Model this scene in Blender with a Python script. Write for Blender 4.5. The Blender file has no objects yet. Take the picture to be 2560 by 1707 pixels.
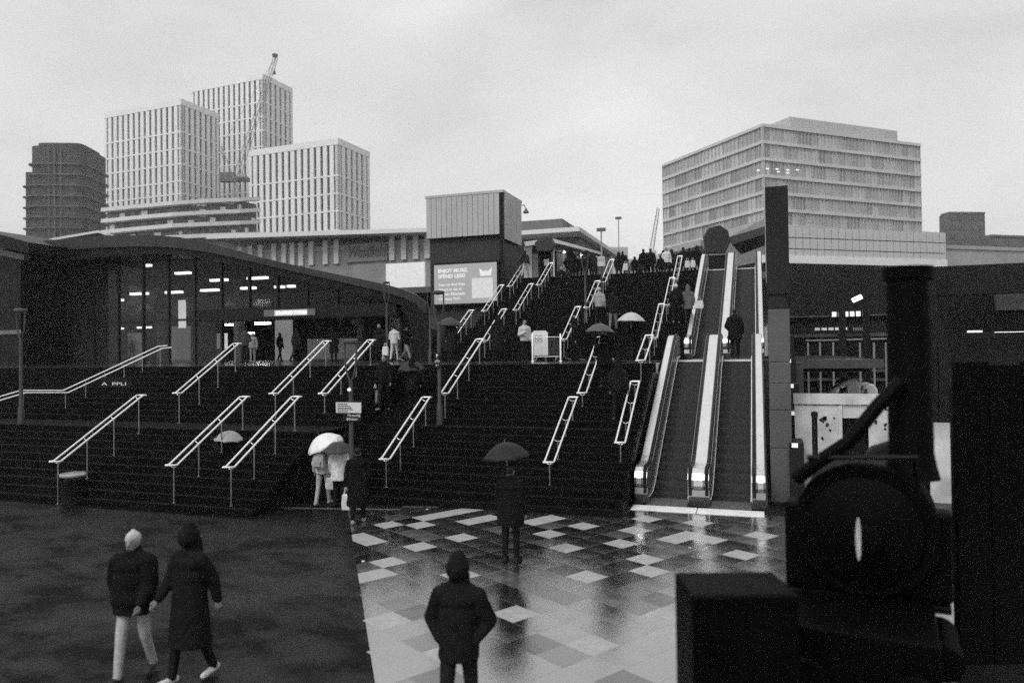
import bpy, bmesh, math, random
from mathutils import Vector, Matrix, noise
import numpy as np
random.seed(7)
S = bpy.context.scene
COL = S.collection

# ------------------------------------------------------------------ camera
CAMH = 3.9
FPX, YAW, PITCH, ROLL = 1830.0, .325, .0145, .0125
_f = Vector((-math.sin(YAW)*math.cos(PITCH), math.cos(YAW)*math.cos(PITCH), math.sin(PITCH)))
_r0 = Vector((math.cos(YAW), math.sin(YAW), 0)); _u0 = _r0.cross(_f)
_r = _r0*math.cos(ROLL) - _u0*math.sin(ROLL); _u = _r0*math.sin(ROLL) + _u0*math.cos(ROLL)
CPOS = Vector((0, 0, CAMH))
cd = bpy.data.cameras.new('camera'); cam = bpy.data.objects.new('camera', cd); COL.objects.link(cam)
cam.matrix_world = Matrix(((_r.x, _u.x, -_f.x, 0), (_r.y, _u.y, -_f.y, 0), (_r.z, _u.z, -_f.z, CAMH), (0, 0, 0, 1)))
cd.sensor_width = 36; cd.sensor_fit = 'HORIZONTAL'; cd.lens = FPX/2560*36
cd.clip_start = .1; cd.clip_end = 5000
cd.dof.use_dof = True; cd.dof.focus_distance = 24; cd.dof.aperture_fstop = .75
S.camera = cam

# ------------------------------------------------------------------ sky, sun, exposure
SUN_EL, SUN_AZ = math.radians(48), math.radians(200)
wd = bpy.data.worlds.new('World'); S.world = wd; wd.use_nodes = True
nt = wd.node_tree; nt.nodes.clear()
out = nt.nodes.new('ShaderNodeOutputWorld'); bg = nt.nodes.new('ShaderNodeBackground')
sky = nt.nodes.new('ShaderNodeTexSky'); sky.sky_type = 'NISHITA'; sky.sun_disc = False
sky.sun_elevation = SUN_EL; sky.sun_rotation = SUN_AZ; sky.dust_density = 6; sky.air_density = 2
bw = nt.nodes.new('ShaderNodeRGBToBW')
tc = nt.nodes.new('ShaderNodeTexCoord'); mp = nt.nodes.new('ShaderNodeMapping'); mp.inputs['Scale'].default_value = (1, 1, 2.6)
n1 = nt.nodes.new('ShaderNodeTexNoise'); n1.inputs['Scale'].default_value = 1.7; n1.inputs['Detail'].default_value = 7; n1.inputs['Roughness'].default_value = .52; n1.inputs['Distortion'].default_value = .35
rp = nt.nodes.new('ShaderNodeMapRange'); rp.inputs[1].default_value = .28; rp.inputs[2].default_value = .72; rp.inputs[3].default_value = 6.2; rp.inputs[4].default_value = 9.9
mx = nt.nodes.new('ShaderNodeMix'); mx.data_type = 'FLOAT'; mx.inputs[0].default_value = .86
nt.links.new(tc.outputs['Generated'], mp.inputs[0]); nt.links.new(mp.outputs[0], n1.inputs[0]); nt.links.new(n1.outputs[0], rp.inputs[0])
nt.links.new(sky.outputs[0], bw.inputs[0]); nt.links.new(bw.outputs[0], mx.inputs[2]); nt.links.new(rp.outputs[0], mx.inputs[3])
nt.links.new(mx.outputs[0], bg.inputs[0]); bg.inputs[1].default_value = .105
nt.links.new(bg.outputs[0], out.inputs[0])
sl = bpy.data.lights.new('sun', 'SUN'); sl.energy = 1.8; sl.angle = math.radians(25); sl.color = (1, 1, 1)
so = bpy.data.objects.new('sun', sl); COL.objects.link(so)
_sd = Vector((math.sin(SUN_AZ)*math.cos(SUN_EL), math.cos(SUN_AZ)*math.cos(SUN_EL), math.sin(SUN_EL)))
so.rotation_euler = (-_sd).to_track_quat('-Z', 'Y').to_euler(); so.location = (0, 0, 80)
S.view_settings.view_transform = 'Standard'; S.view_settings.look = 'None'; S.view_settings.exposure = 0; S.view_settings.gamma = 1
S.view_settings.use_curve_mapping = False
S.render.engine = 'CYCLES'
S.cycles.use_denoising = False
S.cycles.max_bounces = 5; S.cycles.diffuse_bounces = 2; S.cycles.glossy_bounces = 3; S.cycles.volume_bounces = 0; S.cycles.transparent_max_bounces = 8
S.cycles.use_adaptive_sampling = True; S.cycles.adaptive_threshold = .05; S.cycles.adaptive_min_samples = 40
S.render.use_persistent_data = False

# ------------------------------------------------------------------ helpers
def ray(u, v): return _f + _r*((u-1280)/FPX) + _u*((853.5-v)/FPX)
def atY(u, v, Y): d = ray(u, v); return CPOS + d*(Y/d.y)
def atZ(u, v, z): d = ray(u, v); return CPOS + d*((z-CAMH)/d.z)
def atD(u, v, d): return CPOS + ray(u, v)*d          # d = distance along the view axis
def pxu(p): d = Vector(p)-CPOS; return 1280+FPX*d.dot(_r)/d.dot(_f)
def pxv(p): d = Vector(p)-CPOS; return 853.5-FPX*d.dot(_u)/d.dot(_f)

_mats = {}
def M(name, v, rough=.5, metal=0.0, var=.25, scale=3.0, bump=0.0, bscale=40.0, spec=.5, ior=1.5, rvar=0.0, coat=0.0, emit=0.0, orand=0.0):
    if name in _mats: return _mats[name]
    if v < .06 and metal == 0 and spec == .5: spec = .12
    m = bpy.data.materials.new(name); m.use_nodes = True; t = m.node_tree; b = t.nodes['Principled BSDF']
    c = t.nodes.new('ShaderNodeTexCoord')
    b.inputs['Roughness'].default_value = rough; b.inputs['Metallic'].default_value = metal
    b.inputs['Specular IOR Level'].default_value = spec; b.inputs['IOR'].default_value = ior
    b.inputs['Coat Weight'].default_value = coat; b.inputs['Coat Roughness'].default_value = .08
    n = t.nodes.new('ShaderNodeTexNoise'); n.inputs['Scale'].default_value = scale; n.inputs['Detail'].default_value = 6
    t.links.new(c.outputs['Object'], n.inputs[0])
    r = t.nodes.new('ShaderNodeMapRange'); r.inputs[1].default_value = .25; r.inputs[2].default_value = .75
    r.inputs[3].default_value = v*(1-var); r.inputs[4].default_value = min(.95, v*(1+var))
    t.links.new(n.outputs[0], r.inputs[0])
    if orand:                                   # pane to pane differences
        oi = t.nodes.new('ShaderNodeObjectInfo'); q0 = t.nodes.new('ShaderNodeMapRange'); q0.inputs[3].default_value = 1-orand; q0.inputs[4].default_value = 1+orand
        mm = t.nodes.new('ShaderNodeMath'); mm.operation = 'MULTIPLY'
        t.links.new(oi.outputs['Random'], q0.inputs[0]); t.links.new(q0.outputs[0], mm.inputs[0]); t.links.new(r.outputs[0], mm.inputs[1]); t.links.new(mm.outputs[0], b.inputs['Base Color'])
    else: t.links.new(r.outputs[0], b.inputs['Base Color'])
    if rvar:
        q = t.nodes.new('ShaderNodeMapRange'); q.inputs[1].default_value = .3; q.inputs[2].default_value = .7
        q.inputs[3].default_value = max(.02, rough-rvar); q.inputs[4].default_value = min(1, rough+rvar)
        n2 = t.nodes.new('ShaderNodeTexNoise'); n2.inputs['Scale'].default_value = scale*.45; n2.inputs['Detail'].default_value = 4
        t.links.new(c.outputs['Object'], n2.inputs[0]); t.links.new(n2.outputs[0], q.inputs[0]); t.links.new(q.outputs[0], b.inputs['Roughness'])
    if bump:
        n3 = t.nodes.new('ShaderNodeTexNoise'); n3.inputs['Scale'].default_value = bscale; n3.inputs['Detail'].default_value = 3
        bp = t.nodes.new('ShaderNodeBump'); bp.inputs['Strength'].default_value = bump; bp.inputs['Distance'].default_value = .02
        t.links.new(c.outputs['Object'], n3.inputs[0]); t.links.new(n3.outputs[0], bp.inputs['Height']); t.links.new(bp.outputs[0], b.inputs['Normal'])
    if emit:
        b.inputs['Emission Color'].default_value = (1, 1, 1, 1); b.inputs['Emission Strength'].default_value = emit
    _mats[name] = m; return m
def glass(name, tint=.8, refl=1.5, rough=.03, base=.02, mixin=0.0):
    """thin pane: sees through, with a fresnel reflection; mixin adds a diffuse grey share in place of reflected sky"""
    if name in _mats: return _mats[name]
    m = bpy.data.materials.new(name); m.use_nodes = True; t = m.node_tree; t.nodes.clear()
    o = t.nodes.new('ShaderNodeOutputMaterial'); a = t.nodes.new('ShaderNodeBsdfTransparent'); g = t.nodes.new('ShaderNodeBsdfGlossy')
    d = t.nodes.new('ShaderNodeBsdfDiffuse'); d.inputs[0].default_value = (base, base, base, 1)
    fr = t.nodes.new('ShaderNodeFresnel'); fr.inputs[0].default_value = refl
    a.inputs[0].default_value = (tint, tint, tint, 1); g.inputs['Roughness'].default_value = rough
    nz = t.nodes.new('ShaderNodeTexNoise'); nz.inputs['Scale'].default_value = .6
    tcn = t.nodes.new('ShaderNodeTexCoord'); t.links.new(tcn.outputs['Object'], nz.inputs[0])
    ml = t.nodes.new('ShaderNodeMath'); ml.operation = 'MULTIPLY_ADD'; ml.inputs[1].default_value = mixin*.8; ml.inputs[2].default_value = mixin*.6
    t.links.new(nz.outputs[0], ml.inputs[0])
    x0 = t.nodes.new('ShaderNodeMixShader'); t.links.new(ml.outputs[0], x0.inputs[0]); t.links.new(a.outputs[0], x0.inputs[1]); t.links.new(d.outputs[0], x0.inputs[2])
    x = t.nodes.new('ShaderNodeMixShader'); t.links.new(fr.outputs[0], x.inputs[0]); t.links.new(x0.outputs[0], x.inputs[1]); t.links.new(g.outputs[0], x.inputs[2])
    t.links.new(x.outputs[0], o.inputs[0]); _mats[name] = m; return m

TMP = bpy.data.scenes.new('tmp')
def evaluated_mesh(o):
    """mesh of an object with its modifiers applied, worked out in a scene of its own"""
    TMP.collection.objects.link(o); vl = TMP.view_layers[0]; vl.update()
    me = bpy.data.meshes.new_from_object(o.evaluated_get(vl.depsgraph)); bpy.data.objects.remove(o); return me
class MB:
    def __init__(s): s.v = []; s.f = []
    def _add(s, vs, fs):
        o = len(s.v); s.v += [tuple(p) for p in vs]; s.f += [tuple(i+o for i in q) for q in fs]; return s
    def box(s, x0, x1, y0, y1, z0, z1):
        return s._add([(x0,y0,z0),(x1,y0,z0),(x1,y1,z0),(x0,y1,z0),(x0,y0,z1),(x1,y0,z1),(x1,y1,z1),(x0,y1,z1)],
                      [(0,3,2,1),(4,5,6,7),(0,1,5,4),(1,2,6,5),(2,3,7,6),(3,0,4,7)])
    def obox(s, o, a, b, c):
        """box from corner o with edge vectors a, b, c"""
        o, a, b, c = Vector(o), Vector(a), Vector(b), Vector(c)
        if a.cross(b).dot(c) < 0: a, b = b, a
        P = [o, o+a, o+a+b, o+b, o+c, o+a+c, o+a+b+c, o+b+c]
        return s._add(P, [(0,3,2,1),(4,5,6,7),(0,1,5,4),(1,2,6,5),(2,3,7,6),(3,0,4,7)])
    def prism(s, poly, e):
        """planar polygon (list of 3d points) swept by vector e"""
        P = [Vector(p) for p in poly]; n = len(P); e = Vector(e)
        nr = Vector((0, 0, 0))
        for i in range(n): nr += P[i].cross(P[(i+1) % n])
        if nr.dot(e) < 0: P = P[::-1]
        Q = [p+e for p in P]
        fs = [tuple(range(n-1, -1, -1)), tuple(range(n, 2*n))] + [(i, (i+1) % n, n+(i+1) % n, n+i) for i in range(n)]
        return s._add(P+Q, fs)
    def strip(s, A, B):
        """quads between two polylines"""
        n = len(A); return s._add(list(A)+list(B), [(i, i+1, n+i+1, n+i) for i in range(n-1)])
    def tube(s, path, r, seg=8, closed=False, r2=None):
        P = [Vector(p) for p in path]; n = len(P); vs = []; fs = []
        up = Vector((0, 0, 1)); prev = None
        for i, p in enumerate(P):
            if closed: d = (P[(i+1) % n]-P[i-1])
            else: d = P[min(i+1, n-1)]-P[max(i-1, 0)]
            d.normalize()
            if prev is None:
                a = up if abs(d.z) < .95 else Vector((1, 0, 0)); x = d.cross(a).normalized()
            else: x = (prev - d*prev.dot(d)).normalized()
            prev = x; y = d.cross(x); rr = r if r2 is None else r+(r2-r)*i/max(1, n-1)
            for k in range(seg):
                t = 2*math.pi*k/seg; vs.append(p + x*(rr*math.cos(t)) + y*(rr*math.sin(t)))
        m = n if closed else n-1
        for i in range(m):
            j = (i+1) % n
            for k in range(seg): fs.append((i*seg+k, i*seg+(k+1) % seg, j*seg+(k+1) % seg, j*seg+k))
        if not closed: fs += [tuple(range(seg-1, -1, -1)), tuple((n-1)*seg+k for k in range(seg))]
        return s._add(vs, fs)
    def lathe(s, prof, seg=24, c=(0, 0, 0), sx=1, sy=1):
        vs = []; fs = []; n = len(prof)
        for r, z in prof:
            for k in range(seg):
                t = 2*math.pi*k/seg; vs.append((c[0]+r*sx*math.cos(t), c[1]+r*sy*math.sin(t), c[2]+z))
        for i in range(n-1):
            for k in range(seg): fs.append((i*seg+k, i*seg+(k+1) % seg, (i+1)*seg+(k+1) % seg, (i+1)*seg+k))
        if prof[0][0] > 1e-4: fs.append(tuple(range(seg-1, -1, -1)))
        if prof[-1][0] > 1e-4: fs.append(tuple((n-1)*seg+k for k in range(seg)))
        return s._add(vs, fs)
    def mesh(s, name): 
        me = bpy.data.meshes.new(name); me.from_pydata(s.v, [], s.f); me.update(); return me
    def build(s, name, mat, parent=None, smooth=False, bevel=0.0, loc=None):
        me = s.mesh(name); me.materials.append(mat)
        if smooth: me.polygons.foreach_set('use_smooth', [True]*len(me.polygons)); me.set_sharp_from_angle(angle=math.radians(40))
        o = bpy.data.objects.new(name, me); COL.objects.link(o)
        if bevel:
            b = o.modifiers.new('bevel', 'BEVEL'); b.width = bevel; b.segments = 2; b.limit_method = 'ANGLE'
        if parent: o.parent = parent
        if loc is not None: o.location = loc
        return o
def inst(me, name, parent, loc=(0,0,0), rotz=0.0):
    o = bpy.data.objects.new(name, me); COL.objects.link(o); o.parent = parent; o.location = loc; o.rotation_euler = (0, 0, rotz); return o
def tag(o, label, cat, group=None, kind=None):
    if label: o['label'] = label
    if cat: o['category'] = cat
    if group: o['group'] = group
    if kind: o['kind'] = kind
    return o
def thing(name, label, cat, loc=(0,0,0), rotz=0.0, group=None):
    o = bpy.data.objects.new(name, None); COL.objects.link(o); o.empty_display_size = .2
    o.location = loc; o.rotation_euler = (0, 0, rotz); return tag(o, label, cat, group)
def text_mesh(name, txt, size, mat, parent, loc, xdir, updir, depth=.01, align='LEFT', shear=0.0, bold=0.0, width=None, spacing=1.0):
    cu = bpy.data.curves.new(name, 'FONT'); cu.body = txt; cu.size = size; cu.extrude = depth; cu.align_x = align; cu.shear = shear; cu.offset = bold; cu.space_character = spacing
    cu.resolution_u = 2
    me = evaluated_mesh(bpy.data.objects.new(name, cu))
    X = Vector(xdir).normalized(); Z = Vector(updir).normalized(); N = X.cross(Z)
    k = 1.0
    if width:
        xs = [v.co.x for v in me.vertices]; k = width/max(1e-6, max(xs)-min(xs))
    me.transform(Matrix(((X.x*k, Z.x, N.x, loc[0]), (X.y*k, Z.y, N.y, loc[1]), (X.z*k, Z.z, N.z, loc[2]), (0, 0, 0, 1))))
    me.materials.clear(); me.materials.append(mat); me.name = name
    o = bpy.data.objects.new(name, me); COL.objects.link(o)
    if parent: o.parent = parent
    return o
# ================================================================== ground
asphalt = M('wet_asphalt', .006, .42, 0, .5, 1.1, .3, 90, .10, 1.4, .3)
_t = asphalt.node_tree; _b = _t.nodes['Principled BSDF']           # standing water on the asphalt
_c = _t.nodes.new('ShaderNodeTexCoord'); _n = _t.nodes.new('ShaderNodeTexNoise'); _n.inputs['Scale'].default_value = .8; _n.inputs['Detail'].default_value = 9; _n.inputs['Roughness'].default_value = .68; _n.inputs['Distortion'].default_value = .2
_m1 = _t.nodes.new('ShaderNodeMapRange'); _m1.inputs[1].default_value = .42; _m1.inputs[2].default_value = .74; _m1.inputs[3].default_value = .42; _m1.inputs[4].default_value = .10
_m2 = _t.nodes.new('ShaderNodeMapRange'); _m2.inputs[1].default_value = .42; _m2.inputs[2].default_value = .76; _m2.inputs[3].default_value = .05; _m2.inputs[4].default_value = .6
_p = _t.nodes.new('ShaderNodeMapping'); _p.inputs['Rotation'].default_value = (0, 0, math.radians(28)); _p.inputs['Scale'].default_value = (.75, 1.15, 1)
_t.links.new(_c.outputs['Object'], _p.inputs[0]); _t.links.new(_p.outputs[0], _n.inputs[0])
for _q, _i in ((_m1, 'Roughness'), (_m2, 'Specular IOR Level')): _t.links.new(_n.outputs[0], _q.inputs[0]); _t.links.new(_q.outputs[0], _b.inputs[_i])
_k = _t.nodes.new('ShaderNodeTexBrick'); _k.inputs['Scale'].default_value = 1.0; _k.inputs['Brick Width'].default_value = .6; _k.inputs['Row Height'].default_value = .3; _k.inputs['Mortar Size'].default_value = .008
_k.inputs['Color1'].default_value = (1, 1, 1, 1); _k.inputs['Color2'].default_value = (.8, .8, .8, 1); _k.inputs['Mortar'].default_value = (0, 0, 0, 1)
_p2 = _t.nodes.new('ShaderNodeMapping'); _p2.inputs['Rotation'].default_value = (0, 0, math.radians(59)); _t.links.new(_c.outputs['Object'], _p2.inputs[0]); _t.links.new(_p2.outputs[0], _k.inputs[0])
_bp = [q for q in _t.nodes if q.type == 'BUMP'][0]; _b2 = _t.nodes.new('ShaderNodeBump'); _b2.inputs['Strength'].default_value = .35; _b2.inputs['Distance'].default_value = .01
_t.links.new(_k.outputs['Color'], _b2.inputs['Height']); _t.links.new(_bp.outputs[0], _b2.inputs['Normal']); _t.links.new(_b2.outputs[0], _b.inputs['Normal'])
stone_mid = M('wet_granite_mid', .026, .12, 0, .35, 1.6, .07, 45, 1.0, 3.1, .08)
stone_light = M('wet_granite_light', .36, .3, 0, .16, 9.0, .12, 80, .6, 1.5, .08)
stone_dark = M('wet_granite_dark', .010, .12, 0, .3, 3.0, .07, 45, 1.0, 2.3, .07)
steel = M('brushed_steel', .62, .28, 1, .08, 6, .03, 120)
steel_dull = M('dull_steel', .36, .38, 1, .15, 4)
steel_lit = M('satin_rail_steel', .94, .34, .3, .03, 6)
black_paint = M('black_paint', .010, .35, 0, .3, 5)
black_rubber = M('black_rubber', .012, .42, 0, .2, 8)
stairs_mat = M('dark_wet_stair_stone', .004, .5, 0, .4, 2.2, .25, 50, .06, 1.4, .12)
nosing_mat = M('stair_nosing', .007, .5, 0, .3, 3, 0, 40, .1)

g = MB(); N = 24; E = 1400
g._add([(-E, -200, 0), (E, -200, 0), (E, 2600, 0), (-E, 2600, 0)], [(0, 1, 2, 3)])
ground = g.build('ground', asphalt); ground['kind'] = 'structure'

# paved plaza: a base sheet and square slabs laid diagonally
PAVE = [(-9.95, 16.3), (-1.94, 4.0), (6.5, 4.0), (6.5, 18.25), (-3.2, 18.1)]
g = MB(); g._add([(x, y, .004) for x, y in PAVE], [tuple(range(len(PAVE)))])
pave = g.build('paved_plaza', stone_mid); pave['kind'] = 'structure'
TS = .52; ta = math.radians(59)
e1 = Vector((math.cos(ta), math.sin(ta))); e2 = Vector((math.sin(ta), -math.cos(ta)))
def cell(x, y): p = Vector((x+6, y-14.3)); return round(p.dot(e1)/TS), round(p.dot(e2)/TS)
def c7(x, y): return 880+x/4.523, 1250+y/4.523
def c8(x, y): return 1380+x/3.794, 1250+y/3.794
lights = [c7(1360,437), c7(765,542), c7(205,512), c7(835,300), c7(2110,375), c7(860,200), c7(1010,150), c7(1200,125), c7(1390,115), c7(1490,245), c7(1570,190), c7(2210,180), c7(2090,260),
          c7(365,280), c7(40,405), c7(215,890), c7(90,860), c8(290,223), c8(690,300), c8(770,412), c8(1115,390), c8(1310,350), c8(1490,355), c8(1360,195), c8(870,180), c8(2040,375), c8(1880,530),
          c8(1070,690), c8(290,750), c8(1000,1140), c8(80,470), c8(2170,260), (960,1420), (1010,1545), (1130,1450), (1290,1520), (1480,1640), (1120,1660), (1700,1600), (1590,1395)]
darks = [c7(690,470), c7(180,470), c7(950,580), c7(130,640), c7(380,690), c8(640,580), c8(800,640), c8(640,720), c8(1210,570), c8(1300,430), c8(1820,450), c8(2050,610), c8(1150,210), (1240,1480), (1330,1600), (1400,1430)]
lc = {cell(*atZ(u, v, 0)[:2]) for u, v in lights}; dc = {cell(*atZ(u, v, 0)[:2]) for u, v in darks} - lc
def clip(poly, A, B):
    res = []
    for i in range(len(poly)):
        p, q = poly[i], poly[(i+1) % len(poly)]
        sp = (B[0]-A[0])*(p[1]-A[1])-(B[1]-A[1])*(p[0]-A[0]); sq = (B[0]-A[0])*(q[1]-A[1])-(B[1]-A[1])*(q[0]-A[0])
        if sp >= 0: res.append(p)
        if sp*sq < 0:
            t = sp/(sp-sq); res.append((p[0]+(q[0]-p[0])*t, p[1]+(q[1]-p[1])*t))
    return res
def slab_mesh(name, poly, mat, h=.012):
    cx = sum(p[0] for p in poly)/len(poly); cy = sum(p[1] for p in poly)/len(poly); c = .0015; n = len(poly)
    top = [(p[0]+(cx-p[0])*c*2, p[1]+(cy-p[1])*c*2, h) for p in poly]; mid = [(p[0], p[1], h-.0015) for p in poly]; bot = [(p[0], p[1], .0045) for p in poly]
    vs = bot+mid+top; fs = [tuple(2*n+i for i in range(n))]
    for k in (0, n): fs += [(k+i, k+(i+1) % n, k+n+(i+1) % n, k+n+i) for i in range(n)]
    me = bpy.data.meshes.new(name); me.from_pydata(vs, [], fs); me.update(); me.materials.append(mat); return me
gap = .0008; hs = TS/2-gap
q0 = [tuple(e1*sx*hs+e2*sy*hs) for sx, sy in ((-1,-1),(-1,1),(1,1),(1,-1))]
if sum(q0[i][0]*q0[(i+1)%4][1]-q0[(i+1)%4][0]*q0[i][1] for i in range(4)) < 0: q0 = q0[::-1]
full = {k: slab_mesh('slab_'+k, q0, m) for k, m in (('mid', stone_mid), ('light', stone_light), ('dark', stone_dark), ('pale', M('wet_granite_pale', .085, .15, 0, .3, 3.0, .08, 45, 1.0, 2.4, .08)))}
PC = PAVE[::-1] if sum(PAVE[i][0]*PAVE[(i+1)%5][1]-PAVE[(i+1)%5][0]*PAVE[i][1] for i in range(5)) < 0 else PAVE
slabs = []
rnd = random.Random(4)
for i in range(-45, 46):
    for j in range(-45, 46):
        cpt = Vector((-6, 14.3)) + e1*(i*TS) + e2*(j*TS)
        if not (-11 < cpt.x < 7.5 and 3 < cpt.y < 19.5): continue
        poly = [(cpt.x+p[0], cpt.y+p[1]) for p in q0]; cl = poly
        for a in range(5): cl = clip(cl, PC[a], PC[(a+1) % 5]) if cl else []
        if len(cl) < 3: continue
        ar = abs(sum(cl[a][0]*cl[(a+1) % len(cl)][1]-cl[(a+1) % len(cl)][0]*cl[a][1] for a in range(len(cl))))/2
        if ar < .02: continue
        kind = 'light' if (i, j) in lc else 'dark' if (i, j) in dc else rnd.choice(('mid',)*9+('dark', 'pale', 'pale'))
        w = (cpt.x, cpt.y, 0); u_, v_ = pxu(w), pxv(w)
        seen = -30 < u_ < 1960 and v_ < 1740
        slabs.append((not seen, (cpt-Vector((0, 0))).length, cpt, cl, ar > TS*TS*.93, kind))
slabs.sort(key=lambda q: q[:2])
rest = MB()
for n, (ns, d, cpt, cl, whole, kind) in enumerate(slabs):
    if n < 300 and not ns:
        me = full[kind] if whole else slab_mesh('slab_cut', [(p[0]-cpt.x, p[1]-cpt.y) for p in cl], full[kind].materials[0])
        inst(me, 'slab', pave, (cpt.x, cpt.y, 0))
    else:
        k = len(cl); rest._add([(p[0], p[1], .0045) for p in cl]+[(p[0], p[1], .0115) for p in cl], [tuple(range(k, 2*k))]+[(a, (a+1) % k, k+(a+1) % k, k+a) for a in range(k)])
if rest.v:
    ro = rest.build('slab_remainder', stone_mid, pave); ro['kind'] = 'stuff'

# ================================================================== stairs
RS, TD = .175, .303          # riser, tread
class Flight:                # one straight flight between X0 and X1
    def __init__(s, X0, X1, Y0, z0, n): s.X0, s.X1, s.Y0, s.z0, s.n = X0, X1, Y0, z0, n; s.Y1 = Y0+TD*n
FL = []
def stair_z(x, y):
    z = None
    for lev in LEVELS:
        if lev[0] <= x <= lev[1] and lev[2] <= y: z = lev[3]
    return 0 if z is None else z
LEVELS = []                  # X0, X1, from Y, z  (later entries are higher)
def staircase(label, X0, X1, flights, back):
    """flights: list of (Y0, z0, number of risers); the level behind the last runs on to 'back'"""
    st = thing('staircase', label, 'stairs')
    lv = []
    for fi, (Y0, z0, n, r) in enumerate(flights):
        Yend = flights[fi+1][0] if fi+1 < len(flights) else back
        for k in range(n):
            y0 = Y0+TD*k; z1 = z0+r*(k+1); y1 = y0+TD if k < n-1 else Yend
            b = MB().box(X0, X1, y0, y1+.0 if k == n-1 else y1+.04, z1-r-.02, z1)
            b.build('landing' if k == n-1 else 'step', stairs_mat, st, bevel=.012)
            MB().box(X0+.02, X1-.02, y0+.012, y0+.052, z1, z1+.003).build('nosing', nosing_mat, st)
            LEVELS.append((X0, X1, y0, z1))
    # solid body under the steps
    prof = []
    for (Y0, z0, n, r) in flights: prof += [(Y0+.35, z0-.03), (Y0+TD*(n-1)+.35, z0+r*(n-1)-.03)]
    zt = flights[-1][1]+flights[-1][2]*flights[-1][3]-.06; prof += [(back-.02, zt)]
    base = -.05 if flights[0][1] < 1 else 3.3
    poly = [(X0+.01, prof[0][0], base)] + [(X0+.01, y, max(z, base+.01)) for y, z in prof] + [(X0+.01, back-.02, base)]
    MB().prism(poly, (X1-X0-.02, 0, 0)).build('stair_body', black_paint, st)
    return st
staircase('broad dark wet stone stairs below the station entrance', -31, -11.6, [(14.75, 0, 10, RS), (19.2, 1.75, 10, RS)], 23.5)
staircase('dark wet stone stairs beside the lower escalators', -11.595, -3.15, [(17.0, 0, 10, RS), (20.35, 1.75, 10, RS)], 23.5)
# main landing deck in front of the station
land = MB().box(-80, -3.1, 23.5, 30.5, 3.2, 3.5).box(-3.098, 4.0, 27.5, 30.5, 3.2, 3.499).box(-80, -13.9, 30.5, 130, 3.2, 3.496).build('landing_deck', M('wet_landing_stone', .03, .16, 0, .4, 1.2, .1, 50, .8, 1.6, .08)); land['kind'] = 'structure'
MB().box(-80, -31.0, 14.0, 23.5, -.05, 3.49).build('retaining_bank', stairs_mat)['kind'] = 'structure'
staircase('tall dark stairs climbing from the landing to the upper street', -13.85, -2.95, [(30.5, 3.5, 9, .1778), (35.0, 5.1, 9, .1778), (39.1, 6.7, 9, .1778)], 44)
deck = MB().box(-60, 1.4, 44, 140, 7.9, 8.3).build('upper_street', M('upper_paving', .09, .3, 0, .3, .5)); deck['kind'] = 'structure'

# ================================================================== handrails
def railing(label, X, Y0, Y1, z0, z1, nposts=4, group='double handrails on the stairs', ext=.12, w=.125):
    """double rail looped round its ends; z0, z1 are rail heights at the two ends"""
    t = thing('handrail', label, 'handrail', group=group)
    s_ = (z1-z0)/(Y1-Y0)
    P = [(X-w, Y0-ext, z0), (X-w, Y0, z0), (X-w, Y1, z1), (X-w, Y1+ext, z1), (X+w, Y1+ext, z1), (X+w, Y1, z1), (X+w, Y0, z0), (X+w, Y0-ext, z0)]
    MB().tube(P, .026, 8, True).build('rail_loop', steel_lit, t, True)
    for k in range(nposts):
        y = Y0+(Y1-Y0)*(k+.02)/(nposts-1-.0)*.98 if nposts > 1 else (Y0+Y1)/2
        zt = z0+s_*(y-Y0); zb = stair_z(X, y)
        p = MB().tube([(X, y, zb-.02), (X, y, zt-.06)], .021, 8).tube([(X-w, y, zt-.012), (X-w*.4, y, zt-.075), (X+w*.4, y, zt-.075), (X+w, y, zt-.012)], .012, 6).lathe([(.05, 0), (.05, .012), (.022, .02)], 12, (X, y, zb))
        p.build('post', steel_dull, t, True)
    return t
lowx = [(-17.78, 'far end'), (-14.16, ''), (-12.47, ''), (-9.43, ''), (-5.07, ''), (-3.5, '')]
railing('lower double handrail beside the litter bin', -17.78, 14.66, 17.41, 1.15, 2.73)
railing('lower double handrail behind the person under the pale umbrella', -14.16, 14.92, 17.61, 1.15, 2.70)
railing('lower double handrail beside the pair under the white umbrella', -12.47, 15.01, 17.71, 1.15, 2.71)
railing('lower double handrail next to the dark coated walker', -9.43, 17.37, 19.88, 1.12, 2.58)
railing('lower double handrail just right of the standing umbrella person', -5.07, 17.89, 20.44, 1.12, 2.58)
railing('steep handrail tight against the lower escalator side', -3.42, 18.8, 21.3, 1.55, 3.0, 4)
railing('upper double handrail under the white lit panel of the station', -17.75, 18.95, 21.7, 2.72, 4.33)
railing('upper double handrail below the lit station sign', -14.42, 19.42, 22.32, 2.70, 4.37)
railing('upper double handrail behind the direction signpost', -12.75, 19.6, 22.5, 2.70, 4.38)
railing('upper double handrail beside the cycle parking lamp post', -9.05, 20.4, 23.4, 2.68, 4.36)
railing('upper double handrail beside the person coming down with an umbrella', -4.95, 21.1, 24.0, 2.68, 4.36)
railing('short handrail beside the top of the lower escalators', -3.42, 22.4, 24.4, 3.6, 4.4, 3)
for X, nm in ((-13.3, 'along the advertising block'), (-11.6, 'second from the advertising block'), (-7.95, 'in the middle of the tall stairs'), (-4.1, 'nearest the upper escalators')):
    for (a, b, z0, z1), fl in zip(((30.6, 33.3, 4.42, 5.98), (35.1, 37.8, 6.03, 7.58), (39.2, 41.9, 7.63, 9.18)), ('lowest', 'middle', 'topmost')):
        railing('%s handrail of the run %s' % (fl, nm), X, a, b, z0, z1, 5)
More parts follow.
